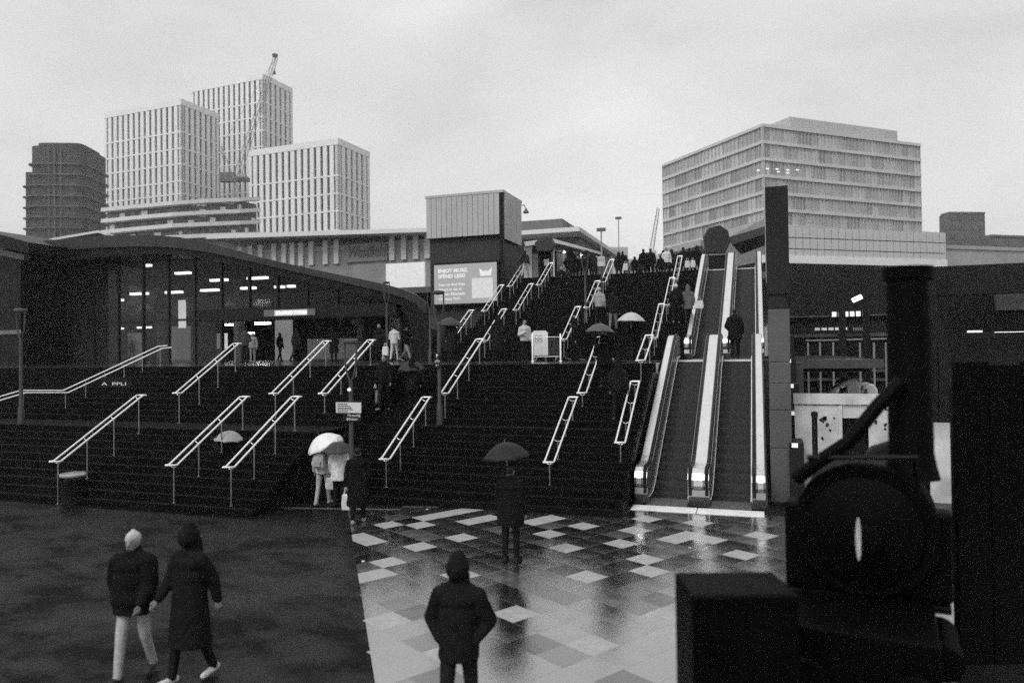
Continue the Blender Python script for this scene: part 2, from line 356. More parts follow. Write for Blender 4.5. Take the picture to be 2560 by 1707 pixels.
# long bent rail at the far end of the stairs
t = thing('handrail', 'long bent handrail climbing at the far end of the broad stairs', 'handrail', group='double handrails on the stairs')
bent = [atY(-40, 1003, 17.0), atY(52, 976, 18.2), atY(158, 976, 19.69), atY(395, 866, 22.44), atY(418, 864, 22.7)]
for off in (0, .22):
    MB().tube([(p.x+off, p.y, p.z-off*.35) for p in bent], .024, 8).build('rail', steel_lit, t, True)
for k in range(6):
    a = bent[2].lerp(bent[3], k/5); MB().tube([(a.x+.11, a.y, stair_z(a.x, a.y)-.02), (a.x+.11, a.y, a.z-.04)], .02, 8).build('post', steel_dull, t, True)
for p in bent[:2]: MB().tube([(p.x+.11, p.y, stair_z(p.x, p.y)-.02), (p.x+.11, p.y, p.z-.04)], .02, 8).build('post', steel_dull, t, True)

# drain channels along the foot of the stairs
for lab, pts in (('long wet drain channel before the broad stairs', [(-40, 1236), (300, 1252), (640, 1269), (1003, 1275)]), ('drain channel behind the standing umbrella person', [(1006, 1267), (1392, 1270)]), ('short drain channel beside the escalator foot', [(1400, 1264), (1575, 1270)])):
    P = [atZ(u, v, 0) for u, v in pts]; b = MB()
    for a, c in zip(P, P[1:]):
        d = (c-a); nrm = Vector((-d.y, d.x, 0)).normalized()*.09
        b.obox((a.x, a.y, .002), d, nrm, (0, 0, .016))
    tag(b.build('drain_channel', M('drain_steel', .5, .3, 1, .2, 8)), lab, 'drain', 'drain channels at the stair foot')

# ================================================================== escalators
def esc_path(Ya, za, Yb, zb):
    i0 = Ya+.9; i1 = Yb-.9; P = [(Ya, za)]
    P = [(Ya, za), (i0-.5, za), (i0-.2, za+.03), (i0+.1, za+.14)]
    q = [(i1-.1, zb-.14), (i1+.2, zb-.03), (i1+.5, zb), (Yb, zb)]
    return P+q
steelpanel = M('escalator_inner_panel', .30, .3, .85, .2, 3)
esc_step = M('escalator_step', .045, .38, .3, .3, 6, .2, 60)
deck_steel = M('bright_deck_steel', .86, .3, .9, .06, 3)
def escalator_pair(which, Ya, za, Yb, zb, X0, X1, X2, X3, X4, X5, foot=None):
    """steps run between X1-X2 and X3-X4; balustrades X0-X1, X2-X3 (shared), X4-X5"""
    P = esc_path(Ya, za, Yb, zb); HB = .92
    def balus(parent, xa, xb, inner):
        top = [(y, z+HB) for y, z in P]
        def arc(c, s0): return [(c[0]+s0*.30*math.sin(t), c[1]-.30+.30*math.cos(t)) for t in (math.radians(a) for a in (20, 50, 80, 110, 135))]
        prof = [(Ya-.15, za-.02)] + [(Ya-.25, za+.25)] + arc((Ya, za+HB), -1)[::-1] + top + arc((Yb, zb+HB), 1) + [(Yb+.2, zb+.2), (Yb+.15, zb-.02)]
        low = [(y, z-.55) for y, z in P if Ya+.6 < y < Yb-.6]
        poly = [(xa, y, z) for y, z in prof] + [(xa, y, z) for y, z in low[::-1]]
        bl = MB().prism(poly, (xb-xa, 0, 0)).build('balustrade', steelpanel, parent)
        return bl, prof[1:-1]
    def rails(parent, x, prof):
        MB().tube([(x, y, z+.03) for y, z in prof], .042, 8).build('handrail_belt', black_rubber, parent, True)
    def decks(parent, xa, xb, prof):
        pr = prof[3:-3]; A = [(xa, y, z+.012) for y, z in pr]; B = [(xb, y, z+.012) for y, z in pr]
        m = MB(); m.strip(B, A); m.strip([(xa, y, z-.02) for y, z in pr], A); m.strip(B, [(xb, y, z-.02) for y, z in pr]); m.build('top_deck', deck_steel, parent)
        # pale rounded front of the newel
        pf = prof[1:5]; A = [(xa+.03, y-.012, z) for y, z in pf]; B = [(xb-.03, y-.012, z) for y, z in pf]
        MB().strip(A, B).build('newel_front', deck_steel, parent)
    def trim(parent, x):
        MB().tube([(x, y, z+.16) for y, z in P], .016, 6).build('skirt_trim', steel_lit, parent, True)
    for k, (a, b) in enumerate(((X1, X2), (X3, X4))):
        e = thing('escalator', '%s escalator %s' % (which, ('nearest the stairs, with shared bright middle deck', 'next to the tall dark pylon, with bright outer deck')[k]), 'escalator', group='escalators beside the stairs')
        if k == 0:
            bl, pf = balus(e, X0, X1, 1); decks(e, X0+.02, X1-.12, pf); rails(e, X1-.06, pf); trim(e, X1+.02)
            bl, pf = balus(e, X2, X3, 1); decks(e, X2+.12, X3-.12, pf); rails(e, X2+.06, pf); trim(e, X2-.02)
        else:
            rails(e, X3-.06, pf); trim(e, X3+.02)
            bl, pf = balus(e, X4, X5, 1); decks(e, X4+.12, X5-.02, pf); rails(e, X4+.06, pf); trim(e, X4-.02)
        # steps
        def zf(y):
            for (ya, z_a), (yb, z_b) in zip(P, P[1:]):
                if ya <= y <= yb: return z_a+(z_b-z_a)*(y-ya)/max(1e-6, yb-ya)
            return zb
        sm = None; y = Ya+.35; W = b-a-.04
        m = MB().box(-W/2, W/2, 0, .41, -.24, 0)
        for q in range(16): m.box(-W/2+.01+q*W/16, -W/2+.01+q*W/16+.03, -.006, .405, -.235, .006)
        sm = m.mesh('step'); sm.materials.append(esc_step)
        while y < Yb-.6:
            inst(sm, 'step', e, ((a+b)/2, y, zf(y+.2))); y += .40
        MB().box(a+.01, b-.01, Ya-.5, Ya+.45, za+.0, za+.03).build('comb_plate', steel_dull, e)
        MB().box(a+.01, b-.01, Yb-.7, Yb+.5, zb-.02, zb+.03).build('landing_plate', M('threshold_steel', .8, .45, .15, .06, 3), e)
        MB().prism([(a+.01, Ya+.4, za-.2), (a+.01, Ya+1.2, za-.25), (a+.01, Yb-1, zb-.45), (a+.01, Yb, zb-.3), (a+.01, Yb, zb-1.2), (a+.01, Yb-1, zb-1.4), (a+.01, Ya+2.2, za-.04 if za < 1 else za-.6), (a+.01, Ya+.4, za-.28 if za > 1 else za-.04-.2)], (b-a-.02, 0, 0)).build('truss', black_paint, e)
        if foot: MB().box(a-.3 if k == 0 else a-.27+.0, b+.27 if k == 0 else b+.28, Ya-1.05, Ya-.51, za+.004, za+.03).build('threshold_plate', M('threshold_steel', .8, .45, .15, .06, 3), e)
escalator_pair('lower', 19.0, 0, 27.2, 3.5, -3.06, -2.74, -1.74, -1.22, -.22, .1, True)
escalator_pair('upper', 31.2, 3.5, 42.6, 8.3, -2.92, -2.62, -1.62, -1.1, -.1, .2)
MB().box(-2.95, 4.0, 30.5, 44, 3.0, 3.5).build('landing_extension', stairs_mat)['kind'] = 'structure'
# plinth wall carrying the lower escalators on the open side
tag(MB().prism([(.102, 19.3, 0), (.102, 27.2, 3.3), (.102, 27.2, 0)], (.05, 0, 0)).box(.1, .3, 27.2, 30.5, 0, 3.2).build('escalator_side_wall', M('grey_cladding', .075, .4, .1, .2, 1)), 'dark grey cladding wall under the lower escalators', 'wall')
# ================================================================== station
YF = 34.0                                   # plane of the glazed gable
st = thing('station_building', 'dark station hall with sweeping curved roof and lit glazed front', 'building')
roof_grey = M('roof_fascia_grey', .03, .32, .4, .25, 1)
roof_black = M('roof_fascia_black', .009, .4, 0, .3, 1)
top_px = [(-60, 612), (70, 606), (160, 597), (255, 589), (320, 588), (390, 588), (450, 593), (520, 607), (580, 622), (640, 640), (700, 655), (760, 668), (830, 683), (900, 697), (960, 710), (1010, 724), (1040, 737), (1066, 757)]
mid_px = [(-60, 640), (70, 634), (160, 626), (255, 619), (320, 617), (390, 617), (450, 621), (520, 631), (580, 643), (640, 657), (700, 671), (760, 684), (830, 700), (900, 716), (960, 730), (1010, 745), (1040, 760), (1066, 785)]
bot_px = [(-60, 668), (70, 661), (160, 652), (255, 642), (320, 637), (390, 634), (450, 638), (520, 648), (580, 660), (640, 674), (700, 688), (760, 702), (830, 720), (900, 737), (960, 751), (1010, 766), (1040, 784), (1066, 820)]
YR = 32.4
T = [atY(u, v, YR) for u, v in top_px]; Mi = [atY(u, v, YR) for u, v in mid_px]; B = [atY(u, v, YR) for u, v in bot_px]
for i in range(len(T)-1):
    q = [T[i], T[i+1], Mi[i+1], Mi[i]]; cx = sum((p for p in q), Vector())/4
    q = [p+(cx-p)*.012 for p in q]
    MB().prism(q, (0, .25, 0)).build('fascia_panel', roof_grey, st)
    q = [Mi[i]+Vector((0, .12, 0)), Mi[i+1]+Vector((0, .12, 0)), B[i+1]+Vector((0, .12, 0)), B[i]+Vector((0, .12, 0))]; cx = sum((p for p in q), Vector())/4
    q = [p+(cx-p)*.006 for p in q]
    MB().prism(q, (0, .3, 0)).build('soffit_panel', roof_black, st)
m = MB(); m.strip([p+Vector((0, .3, 0)) for p in B], [p+Vector((0, 1.9, -.05)) for p in B]); m.build('soffit', roof_black, st)
m = MB(); m.strip([p+Vector((0, .02, -.02)) for p in T], [p+Vector((-36, 72, -.4)) for p in T]); m.build('roof', roof_black, st)
# end of the curved roof comes down to the landing
endp = [(1066, 757), (1072, 790), (1074, 830), (1074, 912), (1036, 912), (1034, 850), (1020, 800), (1000, 768)]
MB().prism([atY(u, v, YR+.2) for u, v in endp], (-15.5, 31, 0)).build('end_wall', roof_black, st)
# glazing: panes between mullions following the roof
xL, xR = atY(122, 800, YF).x, atY(1004, 800, YF).x
def roof_z(x):
    pts = [(atY(u, v, YF).x, atY(u, v, YF).z) for u, v in bot_px]
    for a, b in zip(pts, pts[1:]):
        if a[0] <= x <= b[0]: return a[1]+(b[1]-a[1])*(x-a[0])/(b[0]-a[0])
    return pts[-1][1]
gl = glass('station_glass', .6, 1.22, .03, .09, .22)  # grey diffuse share stands in for sky reflected in the panes
NP = 13; mull = M('dark_mullion', .02, .4, .5)
ent0, ent1 = atY(560, 800, YF).x, atY(1000, 800, YF).x
ztr = 6.0
for i in range(NP+1):
    x = xL+(xR-xL)*i/NP
    MB().box(x-.06, x+.06, YF-.1, YF+.1, 3.5 if x < ent0-.1 or i == NP else ztr, roof_z(x)+.05).build('mullion', mull, st)
for i in range(NP):
    xa = xL+(xR-xL)*i/NP+.06; xb = xL+(xR-xL)*(i+1)/NP-.06
    za, zb_ = roof_z(xa), roof_z(xb)
    MB().prism([(xa, YF, ztr+.06), (xb, YF, ztr+.06), (xb, YF, zb_), (xa, YF, za)], (0, .02, 0)).build('window_pane', gl, st)
    if xb < ent0: MB().prism([(xa, YF, 3.5), (xb, YF, 3.5), (xb, YF, ztr-.06), (xa, YF, ztr-.06)], (0, .02, 0)).build('window_pane', gl, st)
MB().box(xL, xR, YF-.05, YF+.07, ztr-.06, ztr+.06).build('transom', mull, st)
MB().box(-70, xL-.05, YF-.2, YF+.2, 3.5, 9.0).build('side_wall', roof_black, st)
MB().box(-69, -50, 104, 104.4, 3.5, 9.5).build('rear_wall', M('hall_rear_wall', .04, .6), st)
MB().box(-69.5, -69, YF, 104, 3.5, 9.5).build('hall_side_wall', M('hall_rear_wall', .04, .6), st)
MB().box(-69, atY(1034, 850, YF).x, YF+.1, 104, 3.497, 3.51).build('hall_floor', M('hall_floor', .06, .2, 0, .3, 1), st)
# entrance canopy with its lit name band
cz = atY(700, 785, 33.0).z
can = MB().box(atY(505, 800, 33).x, atY(1000, 800, 33).x, 32.6, YF-.12, cz-.28, cz+.34).build('entrance_canopy', M('canopy_dark', .012, .35), st)
sb = MB().box(atY(662, 785, 32.6).x, atY(790, 785, 32.6).x, 32.52, 32.6, cz-.14, cz+.2).build('sign_band', M('sign_grey', .12, .4), st)
lit = M('lit_sign', .3, .5, 0, .02, 1, emit=.22)
MB().box(atY(686, 785, 32.5).x, atY(768, 785, 32.5).x, 32.49, 32.52, cz-.13, cz+.17).build('sign_face', lit, sb)
xs0, xs1 = atY(689, 785, 32.48).x, atY(766, 785, 32.48).x
text_mesh('sign_lettering', 'STRATFORD STATION', .26, M('sign_letters_lit', .8, .5, emit=1.0), sb, (xs0, 32.485, cz-.07), (1, 0, 0), (0, 0, 1), .003, width=xs1-xs0, bold=.004)
# interior: columns, light strips hung below the ceiling, some added for brightness, lit panels
colm = M('hall_column', .42, .45)
for u, yy in ((404, 47), (598, 44), (228, 46), (490, 60), (905, 52)):
    p = atY(u, 850, yy); MB().tube([(p.x, yy, 3.5), (p.x, yy, 9.4)], .38, 16).build('column', colm, st, True)
lamp = M('strip_lamp', .8, .5, 0, .02, 1, emit=6)
def cA(x, y): return x/3.136, 560+y/3.136
def cB(x, y): return 620+x/3.794, 560+y/3.794
strips = [(cA, 765, 900, 348), (cA, 765, 900, 424), (cA, 768, 895, 495), (cA, 1110, 1180, 328), (cA, 1380, 1490, 388), (cA, 1030, 1155, 550), (cA, 1015, 1130, 620), (cA, 1000, 1108, 690), (cA, 1305, 1425, 538), (cA, 1290, 1385, 610), (cA, 1295, 1340, 683),
          (cA, 1580, 1710, 522), (cA, 1580, 1650, 600), (cA, 1655, 1780, 443), (cA, 1895, 2000, 505), (cA, 1945, 2095, 428), (cA, 2070, 2205, 572), (cA, 1990, 2115, 652), (cA, 2160, 2225, 495), (cB, 500, 670, 677), (cB, 155, 318, 690), (cB, 380, 440, 592), (cA, 620, 700, 560), (cA, 560, 640, 640), (cA, 440, 540, 520), (cA, 1700, 1760, 640), (cA, 860, 960, 600), (cB, 430, 520, 740), (cB, 700, 800, 730)]  # closing entries are extra strips, added to brighten the hall
for fn, x0, x1, y in strips:
    a, b = fn(x0, y), fn(x1, y)
    p = atZ(a[0], a[1], 8.2); q = atY(b[0], b[1], p.y)
    if p.y < 36: p = atY(a[0], a[1], 38.0); q = atY(b[0], b[1], 38.0)
    d = max(.07, p.y*.0019)
    MB().box(p.x, q.x, p.y-.15, p.y+.15, p.z-d, p.z+d).build('strip_light', lamp, st)
for fn, x0, x1, y in ((cA, 2005, 2118, 780), (cA, 1930, 1990, 858), (cA, 1770, 1835, 790), (cA, 1080, 1185, 812), (cA, 830, 855, 818), (cA, 395, 505, 888), (cA, 920, 965, 820), (cB, 70, 210, 943)):
    a, b = fn(x0, y), fn(x1, y); p = atY(a[0], a[1], 52.0); q = atY(b[0], b[1], 52.0)
    MB().box(p.x, q.x, 51.9, 52.1, p.z-.08, p.z+.08).build('strip_light', lamp, st)
for (u0, u1, v0, v1, yy, nm, mt) in ((447, 464, 750, 820, 44, 'lit_poster_panel', M('lit_poster', .8, .5, emit=2.2)), (543, 568, 833, 872, 38, 'pale_notice_panel', M('pale_notice', .45, .5, emit=.5)), (906, 927, 775, 788, 33.6, 'exit_sign', M('lit_notice', .8, .5, emit=.6)), (880, 905, 640+95, 815, 45, 'pale_wall_panel', M('pale_wall', .12, .6))):
    a, b = atY(u0, v1, yy), atY(u1, v0, yy); MB().box(a.x, b.x, yy-.04, yy+.04, a.z, b.z).build(nm, mt, st)
# low shop fronts seen through the glass
for (u0, u1, v0, v1, yy, e) in ((240, 356, 832, 885, 66, .05), (425, 475, 815, 880, 62, .10), (130, 200, 800, 880, 70, .02), (690, 730, 795, 905, 46, .05), (770, 900, 845, 905, 58, .02)):
    a, b = atY(u0, v1, yy), atY(u1, v0, yy); MB().box(a.x, b.x, yy-.1, yy+.1, 3.51, b.z).build('shop_front', M('shop_front_%d' % int(e*100), .3, .5, 0, .8, .9, emit=e*3), st)

# dark canopy roof at the far side of the station
cn = thing('canopy_roof', 'dark overhanging canopy roof beside the station hall', 'canopy')
P = [atY(-120, 560, 30), atY(0, 586, 30), atY(72, 606, 30), atY(72, 634, 30), atY(0, 617, 30), atY(-120, 592, 30)]
MB().prism(P, (0, 8, 0)).build('roof_edge', roof_black, cn)
P2 = [atY(-120, 596, 30.6), atY(60, 636, 30.6), atY(60, 650, 30.6), atY(-120, 615, 30.6)]
MB().prism(P2, (0, .3, 0)).build('light_soffit', M('pale_soffit', .14, .5), cn)
MB().box(atY(-120, 800, 31).x, atY(52, 800, 31).x, 31, 38, 3.5, atY(-20, 625, 31).z).build('wall', roof_black, cn)
MB().box(atY(-120, 800, 30.9).x, atY(50, 800, 30.9).x, 30.94, 31, atY(0, 836, 31).z, atY(0, 826, 31).z).build('pale_band', M('pale_soffit', .14, .5), cn)

# ================================================================== buildings behind
glassdark = M('window_glass_dark', .045, .18, .0, .5, .02, spec=.8, orand=.7)
white_pc = M('pale_precast', .80, .6, 0, .06, .08)
def hdir(deg): return (_f*math.cos(math.radians(deg)) + _r*math.sin(math.radians(deg))).xy.to_3d().normalized()
def span(P0, d, u_end):
    """length along d from P0 until the point projects to column u_end"""
    k = (u_end-1280)/FPX; w = P0-CPOS
    return (k*w.dot(_f)-w.dot(_r))/(d.dot(_r)-k*d.dot(_f))
def tower(label, uc, v_top, dist, uL, uR, rows, ncL, ncR, aL=-68.2, aR=21.8, zbase=0, name='residential_tower', group=None, wallmat=None, plant=0):
    """rows: image y of the row edges at the near corner, top to bottom"""
    t = thing(name, label, 'tower', group=group)
    wallmat = wallmat or white_pc
    c = atD(uc, v_top, dist); dL, dR = hdir(aL), hdir(aR); wL, wR = span(c, dL, uL), span(c, dR, uR)
    zt = c.z; base = Vector((c.x, c.y, 0)); zs = [CAMH+(atD(uc, v, dist).z-CAMH) for v in rows]
    ins = (dL+dR).normalized()
    o = base+dL*.9+dR*.9
    MB().obox(o+Vector((0, 0, zbase)), dL*(wL-1.8), dR*(wR-1.8), (0, 0, zt-zbase-1)).build('core', glassdark, t)
    dep = .9
    for (d, dn, w, nc) in ((dL, dR, wL, ncL), (dR, dL, wR, ncR)):
        m = MB(); pw = w/nc
        for i in range(nc+1):                                   # piers
            hw = pw*.30 if 0 < i < nc else pw*.42
            x0 = max(0, i*pw-hw); x1 = min(w, i*pw+hw)
            MB().obox(base+d*x0+Vector((0, 0, zbase)), d*(x1-x0), dn*dep, (0, 0, zt-zbase-.01)).build('pier', wallmat, t)
        MB().obox(base+Vector((0, 0, zs[0]))-dn*.12, d*(w+.0), dn*dep, (0, 0, zt-zs[0]+.02)).build('parapet', wallmat, t)
        for k in range(1, len(zs)):
            h = .55 if k < len(zs)-1 else .9
            MB().obox(base+Vector((0, 0, zs[k]-h))-dn*.06, d*w, dn*dep, (0, 0, h)).build('floor_band', wallmat, t)
        gh = zs[0]-zs[1]
        for k in range(len(zs)-1):
            z1, z0 = zs[k], zs[k+1]
            ww = pw*.40-.06
            mm = MB().obox((0, 0, 0), d*ww, dn*.12, (0, 0, z1-z0)); nsub = max(2, round((z1-z0)/3.1))
            for q in range(1, nsub): mm.obox(-dn*.10+Vector((0, 0, (z1-z0)*q/nsub-.12)), d*ww, dn*.08, (0, 0, .24))
            mm.obox(-dn*.10+d*(ww*.46), d*(ww*.09), dn*.08, (0, 0, z1-z0))
            me = mm.mesh('window'); me.materials.append(glassdark)
            for i in range(nc):
                p = base+d*(i*pw+pw*.30+.03)+dn*(dep-.25)
                inst(me, 'window', t, (p.x, p.y, z0))
    MB().obox(base+dL*.5+dR*.5+Vector((0, 0, zt-.8)), dL*(wL-1), dR*(wR-1), (0, 0, .6)).build('roof', wallmat, t)
    if plant:
        MB().obox(base+dL*wL*.3+dR*wR*.3+Vector((0, 0, zt-.2)), dL*(wL*.4), dR*(wR*.4), (0, 0, plant)).build('plant_room', wallmat, t)
    return t, base, dL, dR, wL, wR, zt
def y1(y): return 100+y/2.45
tower('tall pale gridded tower rising behind the crane', 657, 184, 330, 478, 731, [y1(v) for v in (240, 375, 465, 550, 650, 740, 830, 920, 1010)], 14, 6, group='pale gridded towers')
tower('broad pale gridded tower above the curved balconies', 453, 247, 290, 261, 547, [y1(v) for v in (398, 558, 660, 755, 860, 938, 1010)], 14, 7, group='pale gridded towers')
tower('lowest pale gridded tower, at the edge of open sky', 845, 345, 265, 622, 924, [y1(v) for v in (640, 825, 935, 1042, 1160, 1250)], 14, 6, group='pale gridded towers')

# dark round-cornered tower with balconies
dt = thing('dark_tower', 'dark round cornered tower with stacked balconies', 'tower')
dk = M('dark_tower_wall', .05, .5, 0, .3, .05); dkb = M('dark_tower_slab', .07, .5, 0, .2, .05)
def slab_ring(cx, cy, a, b, rot, r, z0, z1, n=28):
    pts = []
    for k in range(n):
        t = 2*math.pi*k/n; ct, s_ = math.cos(t), math.sin(t); e = .32
        x = a*math.copysign(abs(ct)**e, ct); y = b*math.copysign(abs(s_)**e, s_)
        pts.append((cx+x*math.cos(rot)-y*math.sin(rot), cy+x*math.sin(rot)+y*math.cos(rot), z0))
    return MB().prism(pts, (0, 0, z1-z0))
cT = atD(176, 600, 270); zt = atD(176, 382, 270).z
slab_ring(cT.x, cT.y, 9.6, 9.6, .4, 0, 0, zt).build('shaft', dk, dt, True)
slab_ring(cT.x, cT.y, 8, 8, .4, 0, zt, zt+1.5).build('roof', dk, dt, True)
cS = atD(104, 600, 268); zs_ = atD(92, 440, 268).z
slab_ring(cS.x, cS.y, 2.8, 6, .4, 0, 0, zs_).build('side_shaft', dk, dt, True)
nfl = 17
for k in range(12):
    t_a = math.radians(195+12*k); px_, py_ = cT.x+9.8*math.cos(t_a), cT.y+9.8*math.sin(t_a)
    MB().tube([(px_, py_, 10), (px_, py_, zt-1)], .45, 6).build('column_strip', dkb, dt)
for k in range(nfl):
    z = 12+(zt-15)*k/nfl
    slab_ring(cT.x, cT.y, 10.5, 10.5, .4, 0, z, z+.45).build('balcony', dkb, dt, True)
    if z < zs_-2: slab_ring(cS.x, cS.y, 3.5, 6.8, .4, 0, z, z+.45).build('balcony', dkb, dt, True)

# curved balcony block under the towers
bb = thing('apartment_block', 'curved apartment block with long white balcony fronts', 'building')
lines = [[(252, 520), (330, 512), (430, 503), (520, 497), (600, 494), (652, 492)], [(252, 548), (330, 540), (430, 531), (520, 526), (600, 523), (652, 520)], [(252, 576), (330, 568), (430, 559), (520, 555), (600, 552), (652, 550)], [(252, 603), (330, 596), (430, 588), (520, 584), (600, 581), (652, 580)]]
dists = [150, 147, 144, 146, 149, 153]
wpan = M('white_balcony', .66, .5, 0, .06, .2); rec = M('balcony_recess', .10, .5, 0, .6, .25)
for li, L in enumerate(lines):
    A = [atD(u, v, d) for (u, v), d in zip(L, dists)]
    for a, b in zip(A, A[1:]):
        n = Vector((-(b-a).y, (b-a).x, 0)).normalized()
        MB().prism([a, b, b-Vector((0, 0, .75)), a-Vector((0, 0, .75))], n*1.6).build('balcony_front', wpan, bb)
for i in range(5):
    a, b = atD(lines[0][i][0], 500, dists[i]), atD(lines[0][i+1][0], 500, dists[i+1]); a.z = b.z = 0
    n = Vector((-(b-a).y, (b-a).x, 0)).normalized()
    zt = atD(lines[0][i][0], lines[0][i][1], dists[i]).z-.4
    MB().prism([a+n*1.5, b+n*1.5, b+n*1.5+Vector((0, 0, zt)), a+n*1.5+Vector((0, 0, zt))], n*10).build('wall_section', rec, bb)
    for k in range(3):
        for q in range(3):
            zz = zt-2.0-k*2.28; p = a.lerp(b, (q+.25)/3)+n*1.42
            MB().obox(p+Vector((0, 0, zz-.2)), (b-a)/3*.5, n*.06, (0, 0, 1.5)).build('window', (glassdark, white_pc, glassdark)[(q+k+i) % 3], bb)
# low building with a white roof edge in front of it
lr = thing('low_roof_building', 'low dark building with a thin white roof edge beyond the station', 'building')
A = [atD(u, v, 95) for u, v in ((70, 607), (150, 592), (245, 576), (266, 583))]
for a, b in zip(A, A[1:]):
    n = Vector((-(b-a).y, (b-a).x, 0)).normalized()
    MB().prism([a, b, b-Vector((0, 0, .3)), a-Vector((0, 0, .3))], n*6).build('roof_edge', wpan, lr)
    MB().prism([Vector((a.x, a.y, 0))+n*.6, Vector((b.x, b.y, 0))+n*.6, b+n*.6-Vector((0, 0, .31)), a+n*.6-Vector((0, 0, .31))], n*5).build('wall', roof_black, lr)

# mall behind the station
ml = thing('mall_building', 'long pale shopping mall with slatted front and dark script sign', 'building')
mw = M('mall_wall', .22, .5, 0, .3, .2); slat = M('mall_slat', .50, .5, 0, .2, .3)
YM = 100.0
a, b = atY(560, 605, YM), atY(1090, 590, YM)
MB().box(a.x, b.x, YM, YM+30, 3.5, b.z-.4).build('wall', mw, ml)
za = [atY(u, v, YM).z for u, v in ((560, 606), (1090, 588))]
MB().prism([(a.x-1, YM-3, za[0]+1.0), (b.x+1, YM-3, za[1]+.6), (b.x+1, YM-3, za[1]), (a.x-1, YM-3, za[0]+.2)], (0, 30, 0)).build('roof_edge', wpan, ml)
MB().box(a.x+3, b.x-6, YM+4, YM+26, za[1], za[1]+1.9).build('roof_plant', M('mall_plant', .3, .5), ml)
zt0, zb0 = atY(800, 603, YM).z, atY(800, 662, YM).z
sm = MB().box(0, .85, -.35, 0, 0, zt0-zb0).mesh('slat'); sm.materials.append(slat)
x = a.x+3; k = 0
random.seed(3)
while x < b.x-1:
    u = pxu((x, YM, 15))
    if not 866 < u < 962: inst(sm, 'slat', ml, (x, YM-.02, zb0))
    x += random.choice((1.6, 2.0, 2.6, 1.9)); k += 1
p0, p1 = atY(866, 648, YM-.5), atY(962, 612, YM-.5)
MB().box(p0.x-.3, p1.x+.3, YM-.35, YM-.02, p0.z-.5, p1.z+.2).build('sign_panel', M('mall_sign_panel', .16, .5), ml)
text_mesh('sign_lettering', 'Westfield', 2.6, M('mall_sign_ink', .07, .5), ml, (p0.x, YM-.4, p0.z+.2), (1, 0, 0), (0, 0, 1), .05, shear=.32, bold=.03, width=p1.x-p0.x)
p0, p1 = atY(968, 742, 60), atY(1064, 655, 60)
wb = thing('blank_billboard', 'large blank white board behind the end of the station roof', 'billboard')
MB().box(p0.x, p1.x, 59.8, 60, 8.35, p1.z).build('board', M('blank_board', .88, .5, 0, .03), wb); MB().box(p0.x+.2, p1.x-.2, 60, 60.3, 3.5, p1.z-.4).build('frame', steel_dull, wb)

# advertising block left of the tall stairs
ab = thing('advertising_block', 'large panelled block with a lit advertising screen beside the stairs', 'building')
YA = 40.0
xa0, xa1 = atY(1066, 600, YA).x, atY(1258, 600, YA).x
ztop, zmid = atY(1258, 474, YA).z, atY(1258, 585, YA).z
low = M('block_dark', .04, .45, 0, .3, .3); pan = M('block_panel', .42, .45, .1, .12, .5)
MB().box(xa0+.1, xa1-.15, YA+.3, YA+4.4, 3.5, zmid).build('lower_wall', low, ab)
MB().box(xa0, xa1-.02, YA+.12, YA+3.4, zmid, ztop-.15).build('upper_core', low, ab)
MB().box(xa0-.05, xa1+.05, YA-.02, YA+3.5, ztop-.15, ztop).build('coping', pan, ab)
npn = 14
for k in range(npn):
    w = (xa1-.22-xa0)/npn; MB().box(xa0+k*w+.012, xa0+(k+1)*w-.012, YA, YA+.12, zmid+.02, ztop-.16).build('cladding_panel', pan, ab)
for k in range(3): MB().box(xa1-.02, xa1+.06, YA+.25+k*1.04, YA+.25+(k+1)*1.04-.03, zmid-.25, ztop-.16).build('cladding_panel', M('block_panel_side', .42, .45, 0, .1, .5), ab)
MB().box(xa1-.22, xa1-.03, YA+.02, YA+.25, 3.5, ztop-.3).build('corner_recess', roof_black, ab)
s0, s1 = atY(1086, 761, YA-.1), atY(1241, 655, YA-.1)
scf = MB().box(s0.x-.12, s1.x+.12, YA-.05, YA+.3, s0.z-.12, s1.z+.12).build('screen_frame', black_paint, ab)
sc_m = M('screen_face', .2, .4, 0, .04, 1, emit=.22)
MB().box(s0.x, s1.x, YA-.1, YA-.05, s0.z, s1.z).build('screen', sc_m, scf)
ink = M('screen_lettering', .5, .5, emit=.42); W, Hs = s1.x-s0.x, s1.z-s0.z
def stx(tx, fx, fz, size, wd=None, bold=.01): text_mesh('screen_text', tx, size, ink, scf, (s0.x+W*fx, YA-.102, s0.z+Hs*fz), (1, 0, 0), (0, 0, 1), .004, width=wd and W*wd, bold=bold)
stx('ENJOY MORE,', .065, .80, .30, .48, .012); stx('SPEND LESS!', .065, .66, .30, .44, .012)
stx('Scan to find free', .07, .46, .22, .43, .005); stx('things to do at', .07, .34, .22, .38, .005); stx('Queen Elizabeth', .07, .22, .22, .43, .005); stx('Olympic Park', .07, .10, .22, .36, .005)
def srect(f0, f1, g0, g1, nm, mt): return MB().box(s0.x+W*f0, s0.x+W*f1, YA-.115, YA-.10, s0.z+Hs*g0, s0.z+Hs*g1).build(nm, mt, scf)
srect(.61, .94, .12, .62, 'pale_square', M('screen_square', .4, .5, 0, .25, 7, emit=.34))
lg = [(.73, .87), (.79, .78), (.83, .81), (.87, .78), (.93, .88), (.915, .67), (.745, .67)]
MB().prism([(s0.x+W*a_, YA-.115, s0.z+Hs*b_) for a_, b_ in lg], (0, .012, 0)).build('screen_emblem', ink, scf)

